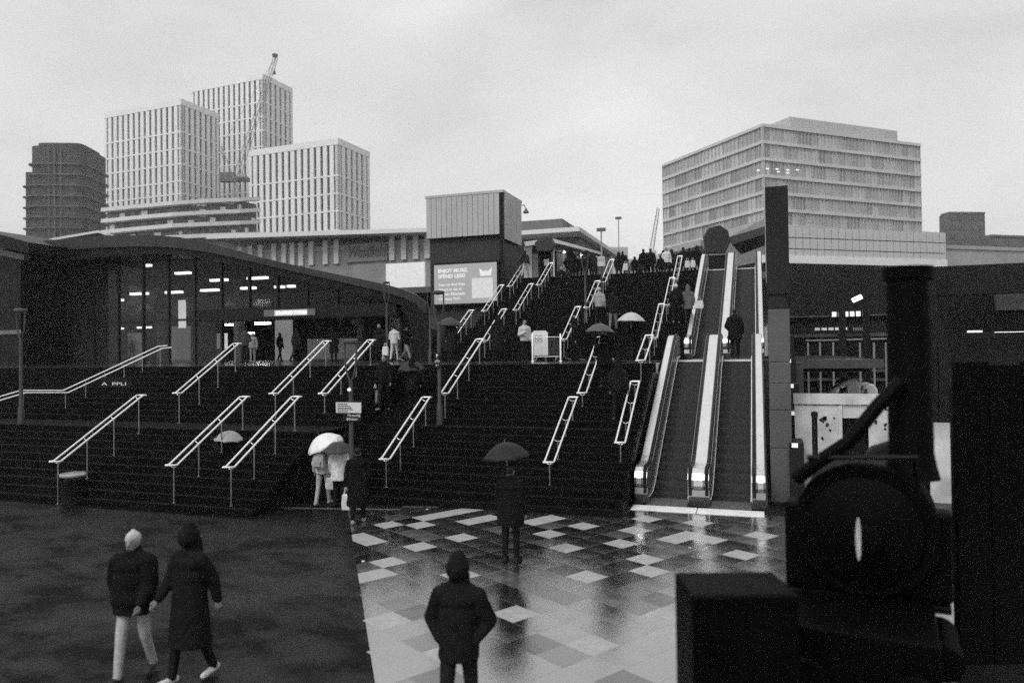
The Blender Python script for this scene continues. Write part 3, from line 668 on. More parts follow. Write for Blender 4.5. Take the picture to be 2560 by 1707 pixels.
# mall roof running on behind the block, with roof box
mr = thing('mall_wing', 'mall wing with thin white roof line behind the advertising block', 'building')
YW = 85.0
a, b = atY(1290, 600, YW), atY(1468, 580, YW)
MB().box(a.x, atY(1448, 600, YW).x, YW, YW+20, 8.3, b.z-.6).build('wall', M('wing_wall', .16, .5, 0, .4, .4), mr)
MB().box(a.x-4, b.x, YW-4, YW+20, b.z-.5, b.z).build('roof_edge', wpan, mr)
MB().box(a.x-4, atY(1411, 560, YW).x, YW-1, YW+12, b.z+.02, atY(1411, 550, YW).z).build('roof_box', M('wing_box', .12, .5), mr)
for u0, u1 in ((1302, 1330), (1345, 1360), (1390, 1400), (1412, 1422), (1432, 1445)):
    MB().box(atY(u0, 600, YW).x, atY(u1, 600, YW).x, YW-.2, YW-.02, 8.5, b.z-1.4).build('slat', slat, mr)
# far low buildings at the head of the stairs
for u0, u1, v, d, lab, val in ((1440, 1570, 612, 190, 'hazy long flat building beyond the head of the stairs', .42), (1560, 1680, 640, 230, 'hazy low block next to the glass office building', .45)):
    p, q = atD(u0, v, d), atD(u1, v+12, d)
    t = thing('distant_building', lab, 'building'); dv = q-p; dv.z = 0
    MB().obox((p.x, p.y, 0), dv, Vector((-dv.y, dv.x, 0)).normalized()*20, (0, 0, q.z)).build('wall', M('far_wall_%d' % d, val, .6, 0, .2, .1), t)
    MB().obox((p.x, p.y, q.z+.01), dv, Vector((-dv.y, dv.x, 0)).normalized()*20, (0, 0, .7)).build('roof_edge', slat, t)
    nm = Vector((-dv.y, dv.x, 0)).normalized()
    for k in range(9): MB().obox(Vector((p.x, p.y, q.z-3.2))+dv*((k+.2)/9)-nm*.2, dv*(.6/9), nm*.15, (0, 0, 1.8)).build('window', glassdark, t)

# station-side canopies with six-sided ends at the head of the stairs
def hex_canopy(label, hx, Y, run, end_mat, roof_px):
    t = thing('walkway_canopy', label, 'canopy'); P = [atY(u, v, Y) for u, v in hx]
    MB().prism(P, (0, .5, 0)).build('end_panel', end_mat, t)
    return t, P
hc, P = hex_canopy('long canopy with six sided end and lit posts at the stair head', [(1336, 608), (1346, 598), (1378, 595), (1385, 611), (1377, 626), (1343, 628)], 47, 12, M('canopy_end', .055, .5), None)
A = [atY(1378, 595, 47.2), atY(1502, 631, 60)]; Bq = [atY(1382, 606, 47.2), atY(1502, 636, 60)]
MB().prism([A[0], A[1], Bq[1], Bq[0]], (-2.2, .9, 0)).build('roof', wpan, hc)
MB().prism([Bq[0]-Vector((0, 0, .02)), Bq[1]-Vector((0, 0, .02)), atY(1500, 641, 60), atY(1380, 628, 47.4)], (-1.6, .7, 0)).build('soffit', roof_black, hc)
for k in range(6):
    f = k/5; p = atY(1384, 627, 47.6).lerp(atY(1490, 645, 58), f)
    MB().box(p.x-.05, p.x+.05, p.y-.05, p.y+.05, 8.3, p.z+.2).build('post', M('pale_post', .6, .4), hc)
    if k in (1, 3): MB().lathe([(.0, -.07), (.07, -.03), (.07, .03), (0, .07)], 10, (p.x+.1, p.y-.1, p.z)).build('lamp', lamp, hc)
p = atY(1345, 650, 48); MB().box(p.x, atY(1378, 650, 48).x, 48, 54, 8.3, atY(1345, 627, 48).z).build('core_wall', roof_black, hc)
p = atY(1384, 640, 50); MB().prism([atY(1392, 632, 49), atY(1480, 646, 57), Vector((atY(1480, 646, 57).x, 57, 8.3)), Vector((atY(1392, 632, 49).x, 49, 8.3))], (-.15, .1, 0)).build('screen_wall', M('canopy_glazing', .12, .3, 0, .7, 1.5), hc)
hc2, P = hex_canopy('dark canopy with six sided end above the upper escalators', [(1757, 594), (1772, 570), (1800, 563), (1820, 577), (1826, 600), (1812, 632), (1764, 632)], 46, 10, M('canopy_end_dark', .03, .5), None)
MB().prism([atY(1812, 577, 46.3), atY(1912, 546, 52), atY(1912, 566, 52), atY(1820, 594, 46.3)], (.5, 6, 0)).build('roof', M('canopy_roof_pale', .4, .4), hc2)
MB().prism([atY(1820, 595, 46.3), atY(1912, 567, 52), atY(1912, 585, 52), atY(1830, 612, 46.3)], (.4, 5, 0)).build('soffit', roof_black, hc2)
MB().prism([atY(1660, 622, 52), atY(1752, 598, 47.5), atY(1752, 614, 47.5), atY(1660, 636, 52)], (.3, 6, 0)).build('rear_roof', M('canopy_roof_pale', .4, .4), hc2)
MB().box(atY(1756, 640, 46.2).x, atY(1826, 640, 46.2).x, 46.2, 49, 8.3, atY(1790, 638, 46.2).z).build('support_wall', roof_black, hc2)

# ================================================================== glass office building
of = thing('office_building', 'large glass office building with pale floor bands', 'building')
og = M('office_glass', .44, .2, .0, .5, .03, spec=.9, orand=.45); ob = M('office_band', .58, .5, 0, .08, .1); om = M('office_mullion', .42, .5)
D0 = 165; uc = 1906
def y5(y): return 240+y/2.352
c = atD(uc, y5(165), D0); dL, dR = hdir(-23.5), hdir(68.5)
wL, wR = span(c, dL, 1655), span(c, dR, 2301)
base = Vector((c.x, c.y, 0)); ztp = c.z
MB().obox(base+dL*.5+dR*.5, dL*(wL-1), dR*(wR-1), (0, 0, ztp-.5)).build('core', glassdark, of)
zf = [atD(uc, y5(v), D0).z for v in (172, 270, 370, 470, 568, 665, 760, 860)]
for d, dn, w, nc in ((dL, dR, wL, 14), (dR, dL, wR, 24)):
    for z in zf: MB().obox(base+Vector((0, 0, z-.35))-dn*.12, d*w, dn*.6, (0, 0, .7)).build('floor_band', ob, of)
    m = MB(); nf = nc*2
    for i in range(nf+1): m.obox(base+d*(w*i/nf-.05)+dn*.05, d*.10, dn*.4, (0, 0, ztp-.6))
    m.build('mullions', om, of)['kind'] = 'stuff'
    for k in range(len(zf)-1):
        me = MB().obox((0, 0, 0), d*(w/nc-.18), dn*.08, (0, 0, zf[k]-zf[k+1]-.75)).mesh('pane'); me.materials.append(og)
        for i in range(nc):
            p = base+d*(w*i/nc+.09)+dn*.28; o = inst(me, 'pane', of, (p.x, p.y, zf[k+1]+.37))
MB().obox(base+dL*.3+dR*.3+Vector((0, 0, ztp-.5)), dL*(wL-.6), dR*(wR-.6), (0, 0, .5)).build('roof', ob, of)
pc = atD(1975, y5(122), D0+12); wq = span(pc, dR, 2243)
MB().obox((pc.x, pc.y, ztp), dR*wq, dL*18, (0, 0, pc.z-ztp)).build('plant_room', om, of)
for u, v in [(1560+x/2.352, y5(y)) for x, y in ((785, 440), (838, 430), (895, 432), (958, 437), (958, 455), (903, 448), (1015, 437))]:
    k = 0.9; p = atD(u, v, D0-3.2)
    MB().obox(p, dR*.6, dL*.15, (0, 0, .2)).build('interior_lamp', M('office_lamp', .8, .5, emit=1.1), of)
# podium slab hanging over the underpass
pd = thing('bridge_block', 'pale panelled bridging block with its underside over the dark underpass', 'building')
Dp = 95
a = atD(1915, 562, Dp); dq = hdir(74); wq = span(a, dq, 2365); zb_ = atD(1975, 656, Dp).z; zt_ = a.z
pb = Vector((a.x, a.y, 0)); nq = Vector((-dq.y, dq.x, 0))
MB().obox(pb+Vector((0, 0, zb_+.2))+nq*.3-dq*.5, dq*(wq+.2), nq*30, (0, 0, zt_-zb_-.2)).build('core', M('podium_core', .2, .5), pd)
rows = [(zt_-.02, zt_-(zt_-zb_)*.30), (zt_-(zt_-zb_)*.31, zt_-(zt_-zb_)*.60), (zt_-(zt_-zb_)*.61, zb_+1.0)]
pm = M('podium_panel', .55, .45, 0, .08, .2)
for z1, z0 in rows:
    n = 26; me = MB().obox((0, 0, 0), dq*(wq/n-.09), nq*.28, (0, 0, z1-z0-.08)).mesh('panel'); me.materials.append(pm)
    for k in range(n):
        p = pb+dq*(wq*k/n); inst(me, 'panel', pd, (p.x, p.y, z0))
MB().obox(pb+Vector((0, 0, zb_))-nq*.15-dq*.5, dq*(wq+.5), nq*.45, (0, 0, .98)).build('bottom_edge', M('podium_edge', .78, .5, 0, .06, .2), pd)
MB().obox(pb+Vector((0, 0, zb_+.02))+nq*.35-dq*.5, dq*(wq+.3), nq*28, (0, 0, .15)).build('underside', roof_black, pd)

# other far blocks on the right
def far_block(name, label, u0, u1, v0, D, val, deg=75, deep=15, nwin=5, nrow=3):
    t = thing(name, label, 'building'); p = atD(u0, v0, D); d = hdir(deg); w = span(p, d, u1); n = Vector((-d.y, d.x, 0))
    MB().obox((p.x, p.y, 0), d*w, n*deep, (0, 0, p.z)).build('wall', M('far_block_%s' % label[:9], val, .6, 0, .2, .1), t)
    MB().obox(Vector((p.x, p.y, p.z+.01))-n*.2, d*w, n*(deep*.9), (0, 0, .6)).build('roof_edge', M('far_block_%s' % label[:9], val, .6), t)
    for r in range(nrow):
        for k in range(nwin): MB().obox(Vector((p.x, p.y, p.z-2.4-3.4*r))+d*(w*(k+.15)/nwin)-n*.1, d*(w*.7/nwin), n*.15, (0, 0, 1.9)).build('window', glassdark, t)
    return t
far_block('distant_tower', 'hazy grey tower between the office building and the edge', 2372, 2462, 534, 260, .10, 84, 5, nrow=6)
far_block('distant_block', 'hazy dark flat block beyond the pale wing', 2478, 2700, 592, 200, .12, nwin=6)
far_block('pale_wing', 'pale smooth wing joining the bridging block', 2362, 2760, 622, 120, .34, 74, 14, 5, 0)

# dark underpass: back wall, roof beams, platform with railings and lit signs
up = thing('viaduct_underside', 'dark viaduct wall with faint ledges under the bridging block', 'wall')
YU = 62.0
xl, xr = atY(1930, 800, YU).x, 75
zsoff = atY(2100, 672, YU).z
MB().box(xl, xr, YU, YU+.5, 0, zsoff-.15).build('rear_wall', M('underpass_wall', .010, .6, 0, .5, .3), up)
for v, th in ((838, .12), (912, .10), (926, .10), (948, .10), (790, .05)):
    z = atY(2100, v, YU).z; MB().box(xl, atY(2300, v, YU).x, YU-.5, YU-.02, z-th, z+th).build('ledge', M('underpass_ledge', .06, .5, 0, .6, 1.2), up)
for u in (2105, 2165, 2420): 
    p = atY(u, 800, YU-6); MB().box(p.x-.22, p.x+.22, YU-6.2, YU-5.8, 0, zsoff*.84).build('pier', roof_black, up)
p0, p1 = atY(2350, 700, 48), atY(2760, 670, 48)
MB().box(p0.x, p1.x, 48, 49, p1.z-1.2, p1.z).build('parapet_beam', roof_black, up)
p0, p1 = atY(2492, 776, 50), atY(2760, 703, 50)
MB().box(p0.x, p1.x, 50, 50.4, p0.z, p1.z).build('pale_infill_panel', M('infill_panel', .2, .5, 0, .3, .4), up)
p0, p1 = atY(2350, 900, 50.3), atY(2760, 700, 50.3)
MB().box(p0.x, p1.x, 50.6, 51, 0, p1.z).build('infill_wall', M('underpass_wall', .010, .6, 0, .5, .3), up)
for (u0, u1, v0, v1, lab, e, txt) in ((2078, 2153, 778, 792, 'lit station name board hanging in the underpass', .9, None), (2035, 2120, 818, 826, 'row of dim lit notices under the name board', .22, None), (2132, 2158, 818, 826, 'small dim lit notice beside the dark pier', .2, None)):
    a, b = atY(u0, v1, 60), atY(u1, v0, 60)
    o = thing('lit_sign', lab, 'sign')
    MB().box(a.x-.1, b.x+.1, 60, 60.2, a.z-.08, b.z+.08).build('housing', black_paint, o)
    n = 5
    for k in range(n):
        w = (b.x-a.x)/n; MB().box(a.x+k*w+.06, a.x+(k+1)*w-.06, 59.95, 60, a.z, b.z).build('lit_face', M('lit_face_%d' % int(e*100), .6, .5, 0, .7, 2.2, emit=e), o)
    MB().tube([((a.x+b.x)/2, 60.1, b.z), ((a.x+b.x)/2, 60.1, zsoff)], .05, 6).build('hanger', black_paint, o)
fl = thing('floodlight', 'bright tilted floodlight on a thin mast in the underpass', 'lamp')
p = atY(2145, 745, 40); MB().obox(p+Vector((-.2, 0, -.22)), (.42, 0, .2), (0, .3, .05), (-.07, 0, .16)).build('lamp_head', M('floodlight_face', .8, .5, emit=3.0), fl)
MB().tube([(p.x+.45, 40.2, 0), (p.x+.45, 40.2, p.z+.5)], .06, 8).build('mast', black_paint, fl); MB().tube([(p.x+.45, 40.2, p.z+.15), (p.x+.05, 40.1, p.z)], .03, 6).build('arm', black_paint, fl)
tb = thing('strip_lamp', 'long bright strip lamp under the parapet beam', 'lamp')
for u0, u1 in ((2420, 2456), (2488, 2700)):
    a, b = atY(u0, 831, 44), atY(u1, 826, 44); MB().box(a.x, b.x, 44, 44.15, a.z, b.z).build('tube', M('strip_tube', .8, .5, emit=1.1), tb)
a = atY(2410, 834, 44.2); MB().box(a.x, a.x+12, 44.16, 44.3, a.z-.25, a.z+.05).build('housing', black_paint, tb)
MB().box(a.x+1, a.x+1.2, 44.16, 44.3, 0, a.z-.25).box(a.x+8, a.x+8.2, 44.16, 44.3, 0, a.z-.25).build('stand', black_paint, tb)
# platform fence of pale hoops
pf = thing('platform_fence', 'pale hooped fence along the far platform', 'fence')
for u in (2020, 2050, 2083, 2150, 2185, 2215):
    a = atY(u, 868, 56); b = atY(u, 856, 56); MB().box(a.x-.06, a.x+.06, 56, 56.1, 0, b.z).build('post', M('fence_pale', .25, .5), pf)
a, b = atY(2015, 853, 56), atY(2218, 848, 56); MB().obox(a, b-a, (0, .1, 0), (0, 0, .1)).build('rail', M('fence_pale', .25, .5), pf)

# ================================================================== cranes, masts
cr = thing('tower_crane', 'slender luffing tower crane standing before the pale towers', 'crane')
cmat = M('crane_steel', .30, .5); cdk = M('crane_dark', .09, .5)
def lattice(m, a, b, w, n, r=.09):
    a, b = Vector(a), Vector(b); d = (b-a).normalized(); x = d.cross(Vector((0, 0, 1)) if abs(d.z) < .9 else Vector((1, 0, 0))).normalized()*w/2; y = d.cross(x).normalized()*w/2
    C4 = [x+y, x-y, -x-y, -x+y]
    for c_ in C4: m.tube([a+c_, b+c_*.6], r, 4)
    for k in range(n):
        p, q = a.lerp(b, k/n), a.lerp(b, (k+1)/n); s0, s1 = 1-.4*k/n, 1-.4*(k+1)/n
        for i in range(4): m.tube([p+C4[i]*s0, q+C4[(i+1) % 4]*s1], r*.6, 3)
    return m
DC = 250
mp_ = atD(588, 620, DC); top = atD(588, 455, DC); jib = atD(690, 143, DC)
lattice(MB(), (mp_.x, mp_.y, 0), top, 2.0, 22).build('mast', cmat, cr)
lattice(MB(), top, jib, 1.7, 26).build('jib', cmat, cr)
pv = atD(565, 452, DC); MB().obox(pv-_r*2.5, _r*10, Vector((-_r.y, _r.x, 0))*2, (0, 0, 1.3)).build('machinery_deck', cdk, cr)
cw = atD(548, 445, DC); MB().obox(cw-Vector((0, 0, 1.2)), _r*5, Vector((-_r.y, _r.x, 0))*2.2, (0, 0, 3.2)).build('counterweight', cdk, cr)
cb = atD(596, 452, DC); MB().obox(cb, _r*2.2, Vector((-_r.y, _r.x, 0))*2, (0, 0, 2.4)).build('cab', M('crane_cab', .4, .4), cr)
af = atD(553, 365, DC)
MB().tube([top, af], .16, 5).tube([pv, af], .14, 5).tube([af, jib], .06, 4).tube([af, cw], .06, 4).build('a_frame', cmat, cr)
MB().lathe([(.0, -.9), (.9, -.5), (1.0, .3), (.0, .8)], 12, tuple(jib+Vector((-.4, 0, .6)))).build('jib_head', cdk, cr, True)
hk = atD(686, 182, DC); MB().tube([jib, hk], .05, 4).build('hoist_rope', cdk, cr); MB().lathe([(0, -.8), (.6, -.3), (.4, .5), (0, .8)], 8, tuple(hk)).build('hook_block', cdk, cr, True)
t = thing('distant_crane', 'faint thin crane jib beside the office building', 'crane')
a, b = atD(1628, 630, 320), atD(1646, 520, 320)
lattice(MB(), a, b, 1.6, 16, .1).build('jib', cmat, t); lattice(MB(), (a.x, a.y, 0), a, 1.8, 10, .1).build('mast', cmat, t)
for u, v, D, lab in ((1546, 548, 120, 'tall thin lighting mast beyond the stair head'), (1503, 578, 85, 'short street lamp with square head beyond the canopy')):
    t = thing('lighting_mast', lab, 'lamp'); p = atD(u, v, D)
    MB().tube([(p.x, p.y, 8.3), (p.x, p.y, p.z)], .09, 6).build('mast', cmat, t); MB().box(p.x-.5, p.x+.5, p.y-.2, p.y+.2, p.z, p.z+.35).build('lamp_head', cdk, t)
t = thing('wall_lamp', 'small hanging lamp on an arm at the block corner', 'lamp')
p = atY(1302, 513, 42.5); q = atY(1315, 522, 42.5)
MB().tube([p, p.lerp(q, .6)+Vector((0, 0, .12)), q], .03, 6).build('arm', cdk, t); MB().lathe([(0, .18), (.06, .14), (.2, -.1), (0, -.16)], 12, tuple(q-Vector((0, 0, .15)))).build('shade', cdk, t)
# ================================================================== fork lamps
pole_m = M('lamp_pole_steel', .06, .5, .3, .2, 4)
head_m = M('lamp_head_grey', .06, .5, .1, .2, 4)
def fork_lamp(label, X, Y, zg, ztop, hw, zj, pr=.06):
    """pole, two bowed arms and a flat drum head; hw half width of the head, zj height of the fork"""
    t = thing('fork_lamp', label, 'street lamp', group='lamp posts with forked tops')
    MB().lathe([(pr*1.7, 0), (pr*1.6, .5), (pr, .62), (pr*.85, zj-zg)], 14, (X, Y, zg)).build('pole', pole_m, t, True)
    hh = hw*.55
    for s in (-1, 1):
        P = [(X, Y, zj-.05), (X+s*hw*.45, Y, zj+(ztop-zj)*.12), (X+s*hw*.8, Y, zj+(ztop-zj)*.35), (X+s*hw*.93, Y, zj+(ztop-zj)*.65), (X+s*hw*.93, Y, ztop-hh*.5)]
        MB().tube(P, pr*.42, 8).build('arm', pole_m, t, True)
    MB().lathe([(hw*.8, -hh), (hw, -hh*.75), (hw, -hh*.2), (hw*.8, 0), (0, .02)], 20, (X, Y, ztop)).build('lamp_head', head_m, t, True)
    MB().lathe([(0, -hh-.02), (hw*.6, -hh-.015), (hw*.6, -hh)], 16, (X, Y, ztop)).build('lens', M('lamp_lens', .25, .3), t)
    return t
def lamp_at(label, u, v_top, v_joint, wpx, Y, zg):
    a = atY(u, v_top, Y); j = atY(u, v_joint, Y); d = (a-CPOS).dot(_f); return fork_lamp(label, a.x, Y, zg, a.z, wpx/2*d/FPX, j.z), a, j
lamp_at('lamp post with forked top standing at the far end of the broad stairs', 52, 772, 850, 30, 17.5, stair_z(-19, 17.5))
lamp_at('forked lamp post on the landing before the end of the station roof', 966, 704, 762, 17, 31.0, 3.5)
lamp_at('thin forked lamp post just left of the advertising screen', 1074, 728, 776, 14, 31.5, 3.5)
lamp_at('forked lamp post climbing in front of the tall stairs', 1462, 626, 681, 17, 35.3, stair_z(-7.5, 35.3))
sD, a, j = lamp_at('forked lamp post carrying the cycle parking sign', 1096, 727, 812, 30, 20.2, stair_z(-9.0, 20.2))
# cycle parking sign on that post
sgx, sgy = a.x, 20.2
v0, v1 = atY(1094, 912, 20.05), atY(1094, 872+10, 20.05)
sg = tag(MB().box(sgx-.10, sgx+.10, 20.06, 20.1, v0.z-.08, v1.z).build('parking_sign', M('sign_black', .015, .4)), 'narrow black cycle parking sign on the lamp post', 'sign')
wh = M('sign_white', .75, .5)
text_mesh('letter', 'P', .13, wh, sg, (sgx, 20.055, v1.z-.13), (1, 0, 0), (0, 0, 1), .002, 'CENTER', bold=.004)
m = MB(); zc = v1.z-.24
for s in (-1, 1): m.tube([(sgx+s*.045+.03*math.cos(t), 20.05, zc-.02+.03*math.sin(t)) for t in [k*math.pi/6 for k in range(12)]], .005, 4, True)
m.tube([(sgx-.045, 20.05, zc-.02), (sgx-.02, 20.05, zc+.035), (sgx+.03, 20.05, zc+.035), (sgx+.045, 20.05, zc-.02)], .005, 4).tube([(sgx-.02, 20.05, zc+.035), (sgx+.005, 20.05, zc-.02), (sgx+.03, 20.05, zc+.035)], .005, 4).build('bicycle_symbol', wh, sg)
MB().tube([(sgx+.05, 20.05, v0.z-.01), (sgx-.05, 20.05, v0.z-.01), (sgx-.02, 20.05, v0.z+.025)], .006, 4).tube([(sgx-.05, 20.05, v0.z-.01), (sgx-.02, 20.05, v0.z-.045)], .006, 4).build('arrow', wh, sg)
# direction sign on the near lamp
fY = 15.6
sF, a, j = lamp_at('near forked lamp post with the white and black direction boards', 876, 849, 952, 36, fY, 0.0)
d0, d1 = atY(841, 1031, fY-.1), atY(903, 1006, fY-.1)
dsn = thing('direction_sign', 'white notice board above black fingers on the near lamp post', 'sign')
MB().box(d0.x, d1.x, fY-.12, fY-.09, d0.z, d1.z).build('white_board', M('board_white', .6, .5, 0, .06), dsn)
q0_, q1_ = atY(858, 1052, fY-.1), atY(903, 1032, fY-.1)
blk = MB().box(q0_.x, q1_.x, fY-.12, fY-.09, q0_.z, d0.z-.005).build('black_board', M('sign_black', .015, .4), dsn)
H_ = d1.z-d0.z; W_ = d1.x-d0.x
random.seed(11)
ink2 = M('board_ink', .05, .6)
for k, (f, n) in enumerate(((.84, .36), (.66, .48), (.48, .52), (.32, .60), (.13, .34))):
    x = d0.x+W_*.07
    while x < d0.x+W_*(.07+n):
        w = random.uniform(.02, .06); MB().box(x, x+w, fY-.123, fY-.12, d0.z+H_*f-.012, d0.z+H_*f+.012).build('text_line', ink2, dsn); x += w+.012
hz = d0.z-q0_.z
text_mesh('lettering', 'Maryland', .085, wh, dsn, (q1_.x-.09, fY-.123, d0.z-hz*.42), (1, 0, 0), (0, 0, 1), .002, 'RIGHT', width=.26)
text_mesh('lettering', 'Station', .085, wh, dsn, (q1_.x-.09, fY-.123, d0.z-hz*.86), (1, 0, 0), (0, 0, 1), .002, 'RIGHT', width=.22)
ci = q1_.x-.045
MB().tube([(ci+.028*math.cos(t), fY-.123, d0.z-hz*.34+.028*math.sin(t)) for t in [k*math.pi/8 for k in range(16)]], .005, 4, True).tube([(ci-.015, fY-.123, d0.z-hz*.34), (ci+.015, fY-.123, d0.z-hz*.34)], .005, 4).build('arrow_symbol', wh, dsn)
ci = q1_.x-.36
MB().tube([(ci+.024*math.cos(t), fY-.123, d0.z-hz*.78+.024*math.sin(t)) for t in [k*math.pi/8 for k in range(16)]], .007, 4, True).tube([(ci-.035, fY-.123, d0.z-hz*.78), (ci+.035, fY-.123, d0.z-hz*.78)], .007, 4).build('roundel_symbol', wh, dsn)
# bracket joining boards to the pole
MB().box(min(a.x, d0.x+.02), max(a.x, d0.x+.1)+.02, fY-.09, fY-.05, d0.z+.05, d0.z+.1).build('bracket', pole_m, dsn)
tag(MB().lathe([(0, .05), (.04, .03), (.045, -.02), (0, -.05)], 10, tuple(atY(873, 974, fY-.12))).build('marker_lamp', M('marker_face', .8, .4, emit=.5)), 'tiny round pale marker on the near lamp post', 'lamp')

# two signs on posts at the stair head
for (u0, u1, v0, v1, Y, lab, vb) in ((1494, 1512, 641, 666, 38.2, 'pale square sign on a post halfway up the tall stairs', 745), (1360, 1372, 648, 664, 44.5, 'small pale notice on a post beside the six sided canopy', 690)):
    t = thing('post_sign', lab, 'sign'); p, q = atY(u0, v1, Y), atY(u1, v0, Y)
    MB().box(p.x, q.x, Y, Y+.04, p.z, q.z).build('plate', M('plate_pale', .5, .5, 0, .2, 4), t)
    m = MB()
    for k in range(3): m.box(p.x+.06+k*.11, p.x+.12+k*.11, Y-.004, Y, p.z+.25, q.z-.08)
    m.build('marks', M('plate_marks', .22, .5), t)
    zb = stair_z((p.x+q.x)/2, Y); MB().tube([((p.x+q.x)/2, Y+.08, zb), ((p.x+q.x)/2, Y+.08, p.z+.2)], .05, 8).build('post', pole_m, t)

# ================================================================== bin
p = atZ(183, 1258, 0)
bn = thing('litter_bin', 'dark round litter bin with a wet pale rim at the stair foot', 'bin', (p.x, p.y, 0))
MB().lathe([(.30, 0), (.30, .05), (.28, .06), (.29, .55), (.31, .62)], 24).build('body', black_paint, bn, True)
MB().lathe([(.31, .60), (.33, .62), (.33, .66), (.29, .70), (.0, .72)], 24, (0, 0, .12)).build('lid', M('wet_lid', .35, .25, .4), bn, True)
for k in range(4):
    t = k*math.pi/2+.5; MB().box(.27*math.cos(t)-.02, .27*math.cos(t)+.02, .27*math.sin(t)-.02, .27*math.sin(t)+.02, .58, .74).build('lid_support', black_paint, bn)

# led strip of letters on the broad stairs
a, b = atY(250, 963, 19.1), atY(326, 948, 19.1)
led = thing('led_display', 'dim led letter display above the broad stairs', 'sign')
MB().box(a.x, b.x, 19.14, 19.2, a.z-.05, b.z+.05).build('housing', black_paint, led); MB().tube([((a.x+b.x)/2, 19.17, 1.7), ((a.x+b.x)/2, 19.17, a.z-.04)], .02, 6).build('stem', black_paint, led)
text_mesh('letters', 'A  PPLI', .15, M('led_letters', .6, .5, emit=.16), led, (a.x+.04, 19.13, a.z), (1, 0, 0), (0, 0, 1), .002, width=(b.x-a.x)*.8)

# ================================================================== pylon beside the escalators
py = thing('pylon', 'tall dark slab pylon beside the escalators', 'pylon')
YP = 19.6
x0, x1 = atY(1922, 900, YP).x, atY(1976, 900, YP).x
grey = M('pylon_grey', .085, .35, .1, .15, 1.2); pdk = M('pylon_dark', .018, .35, 0, .25, 1)
zt = atY(1945, 466, YP).z; zd = atY(1945, 735, YP).z
zl = [0.0]+[atY(1950, v, YP).z for v in (1120, 1025, 958, 905, 772)]
for z0, z1 in zip(zl, zl[1:]): MB().box(x0, x1, YP, YP+.32, z0+.008, z1-.008).build('cladding_panel', grey, py, bevel=.01)
MB().box(x0+.03, x1-.03, YP+.03, YP+.29, 0, zt-.1).build('core', black_paint, py)
MB().box(x0-.02, x1+.01, YP-.06, YP+.36, zd, zt).build('sign_slab', pdk, py, bevel=.015)
MB().box(x0-.035, x0-.021, YP-.06, YP+.36, zd+.3, zt+.05).build('edge_trim', steel_dull, py)
MB().prism([(x0, YP+.0, zl[-1]+.01), (x1, YP, zl[-1]+.01), (x1-.12, YP, zd-.01), (x0+.02, YP, zd-.01)], (0, .3, 0)).build('neck', pdk, py)
MB().box(x0-.1, x1+.1, YP-.08, YP+.42, 0, .06).build('base', black_paint, py)
# stepped dark parapet with small lit squares, climbing beside the pylon
pw = thing('stepped_parapet', 'dark stepped parapet with small lit squares beside the pylon', 'wall')
sq = [(1968, 842, 24.5), (1972, 900, 23.2), (1978, 962, 21.9), (1982, 1030, 20.7), (1988, 1110, 19.5)]
for u, v, Y in sq:
    p = atY(u, v, Y); MB().box(p.x-.14, p.x+.2, Y, Y+1.2, 0, p.z+.03).build('parapet_block', M('parapet_dark', .015, .5), pw)
    MB().box(p.x-.08, p.x+.06, Y-.03, Y-.001, p.z-.08, p.z+.025).build('marker_light', M('marker_light', .7, .4, emit=.5), pw)
p, q = atY(1992, 985, 25.5), atY(2008, 905, 25.5)
MB().box(p.x-.3, q.x, 25.5, 26.2, 0, q.z).build('grey_fin', grey, pw)

# ================================================================== hoarding
ho = thing('site_hoarding', 'weathered white hoarding with dark doorway behind the locomotive', 'hoarding')
hm = M('weathered_white', .50, .55, 0, .35, 1.6, .05, 20); YH = 20.5
A0 = atY(1986, 988, YH); A1 = atY(2226, 980, YH)
ztp = (A0.z+A1.z)/2
xs = [atY(u, 1000, YH).x for u in (1986, 2101, 2168, 2226)]
MB().box(xs[0], xs[1]-.02, YH, YH+.06, 0, ztp-.3).build('panel', hm, ho); MB().box(xs[2]+.02, xs[3], YH, YH+.06, 0, ztp-.3).build('panel', hm, ho)
MB().box(xs[1], xs[2], YH+.02, YH+.05, ztp-.62, ztp-.3).build('panel', hm, ho); MB().box(xs[1], xs[2], YH+.4, YH+.45, 0, ztp-.62).build('doorway', black_paint, ho)
MB().box(xs[0]-.02, xs[3]+.02, YH-.05, YH+.09, ztp-.27, ztp).build('top_band', hm, ho); MB().box(xs[1]-.05, xs[1]+.03, YH-.03, YH-.001, 0, ztp-.3).build('door_jamb', hm, ho)
MB().box(xs[3]-.06, xs[3]+.02, YH-.04, YH-.001, 0, ztp-.3).build('corner_post', steel_dull, ho)
random.seed(5)
gr = M('graffiti_black', .03, .6)
def blot(u, v, s):
    p = atY(u, v, YH-.004); n = 9
    MB().prism([(p.x+s*random.uniform(.4, 1.2)*math.cos(2*math.pi*k/n), YH-.006, p.z+s*random.uniform(.4, 1.3)*math.sin(2*math.pi*k/n)) for k in range(n)], (0, .004, 0)).build('graffiti', gr, ho)
for u, v, s in ((2058, 1050, .09), (2068, 1060, .06), (2062, 1045, .07), (2075, 1075, .05), (2085, 1045, .03), (2192, 1002, .06), (2215, 1022, .05), (2180, 1028, .05), (2200, 1028, .04), (2190, 1055, .05), (2214, 1062, .05), (2212, 1072, .05), (2056, 1095, .05)): blot(u, v, s)
x2 = [atY(u, 1000, YH+.3).x for u in (2240, 2420, 2620)]
for a, b, z in ((x2[0], x2[1], atY(2370, 1060, YH).z), (x2[1]+.02, x2[2], atY(2370, 1000, YH).z)): MB().box(a, b, YH+.3, YH+.36, 0, z).build('panel', hm, ho)
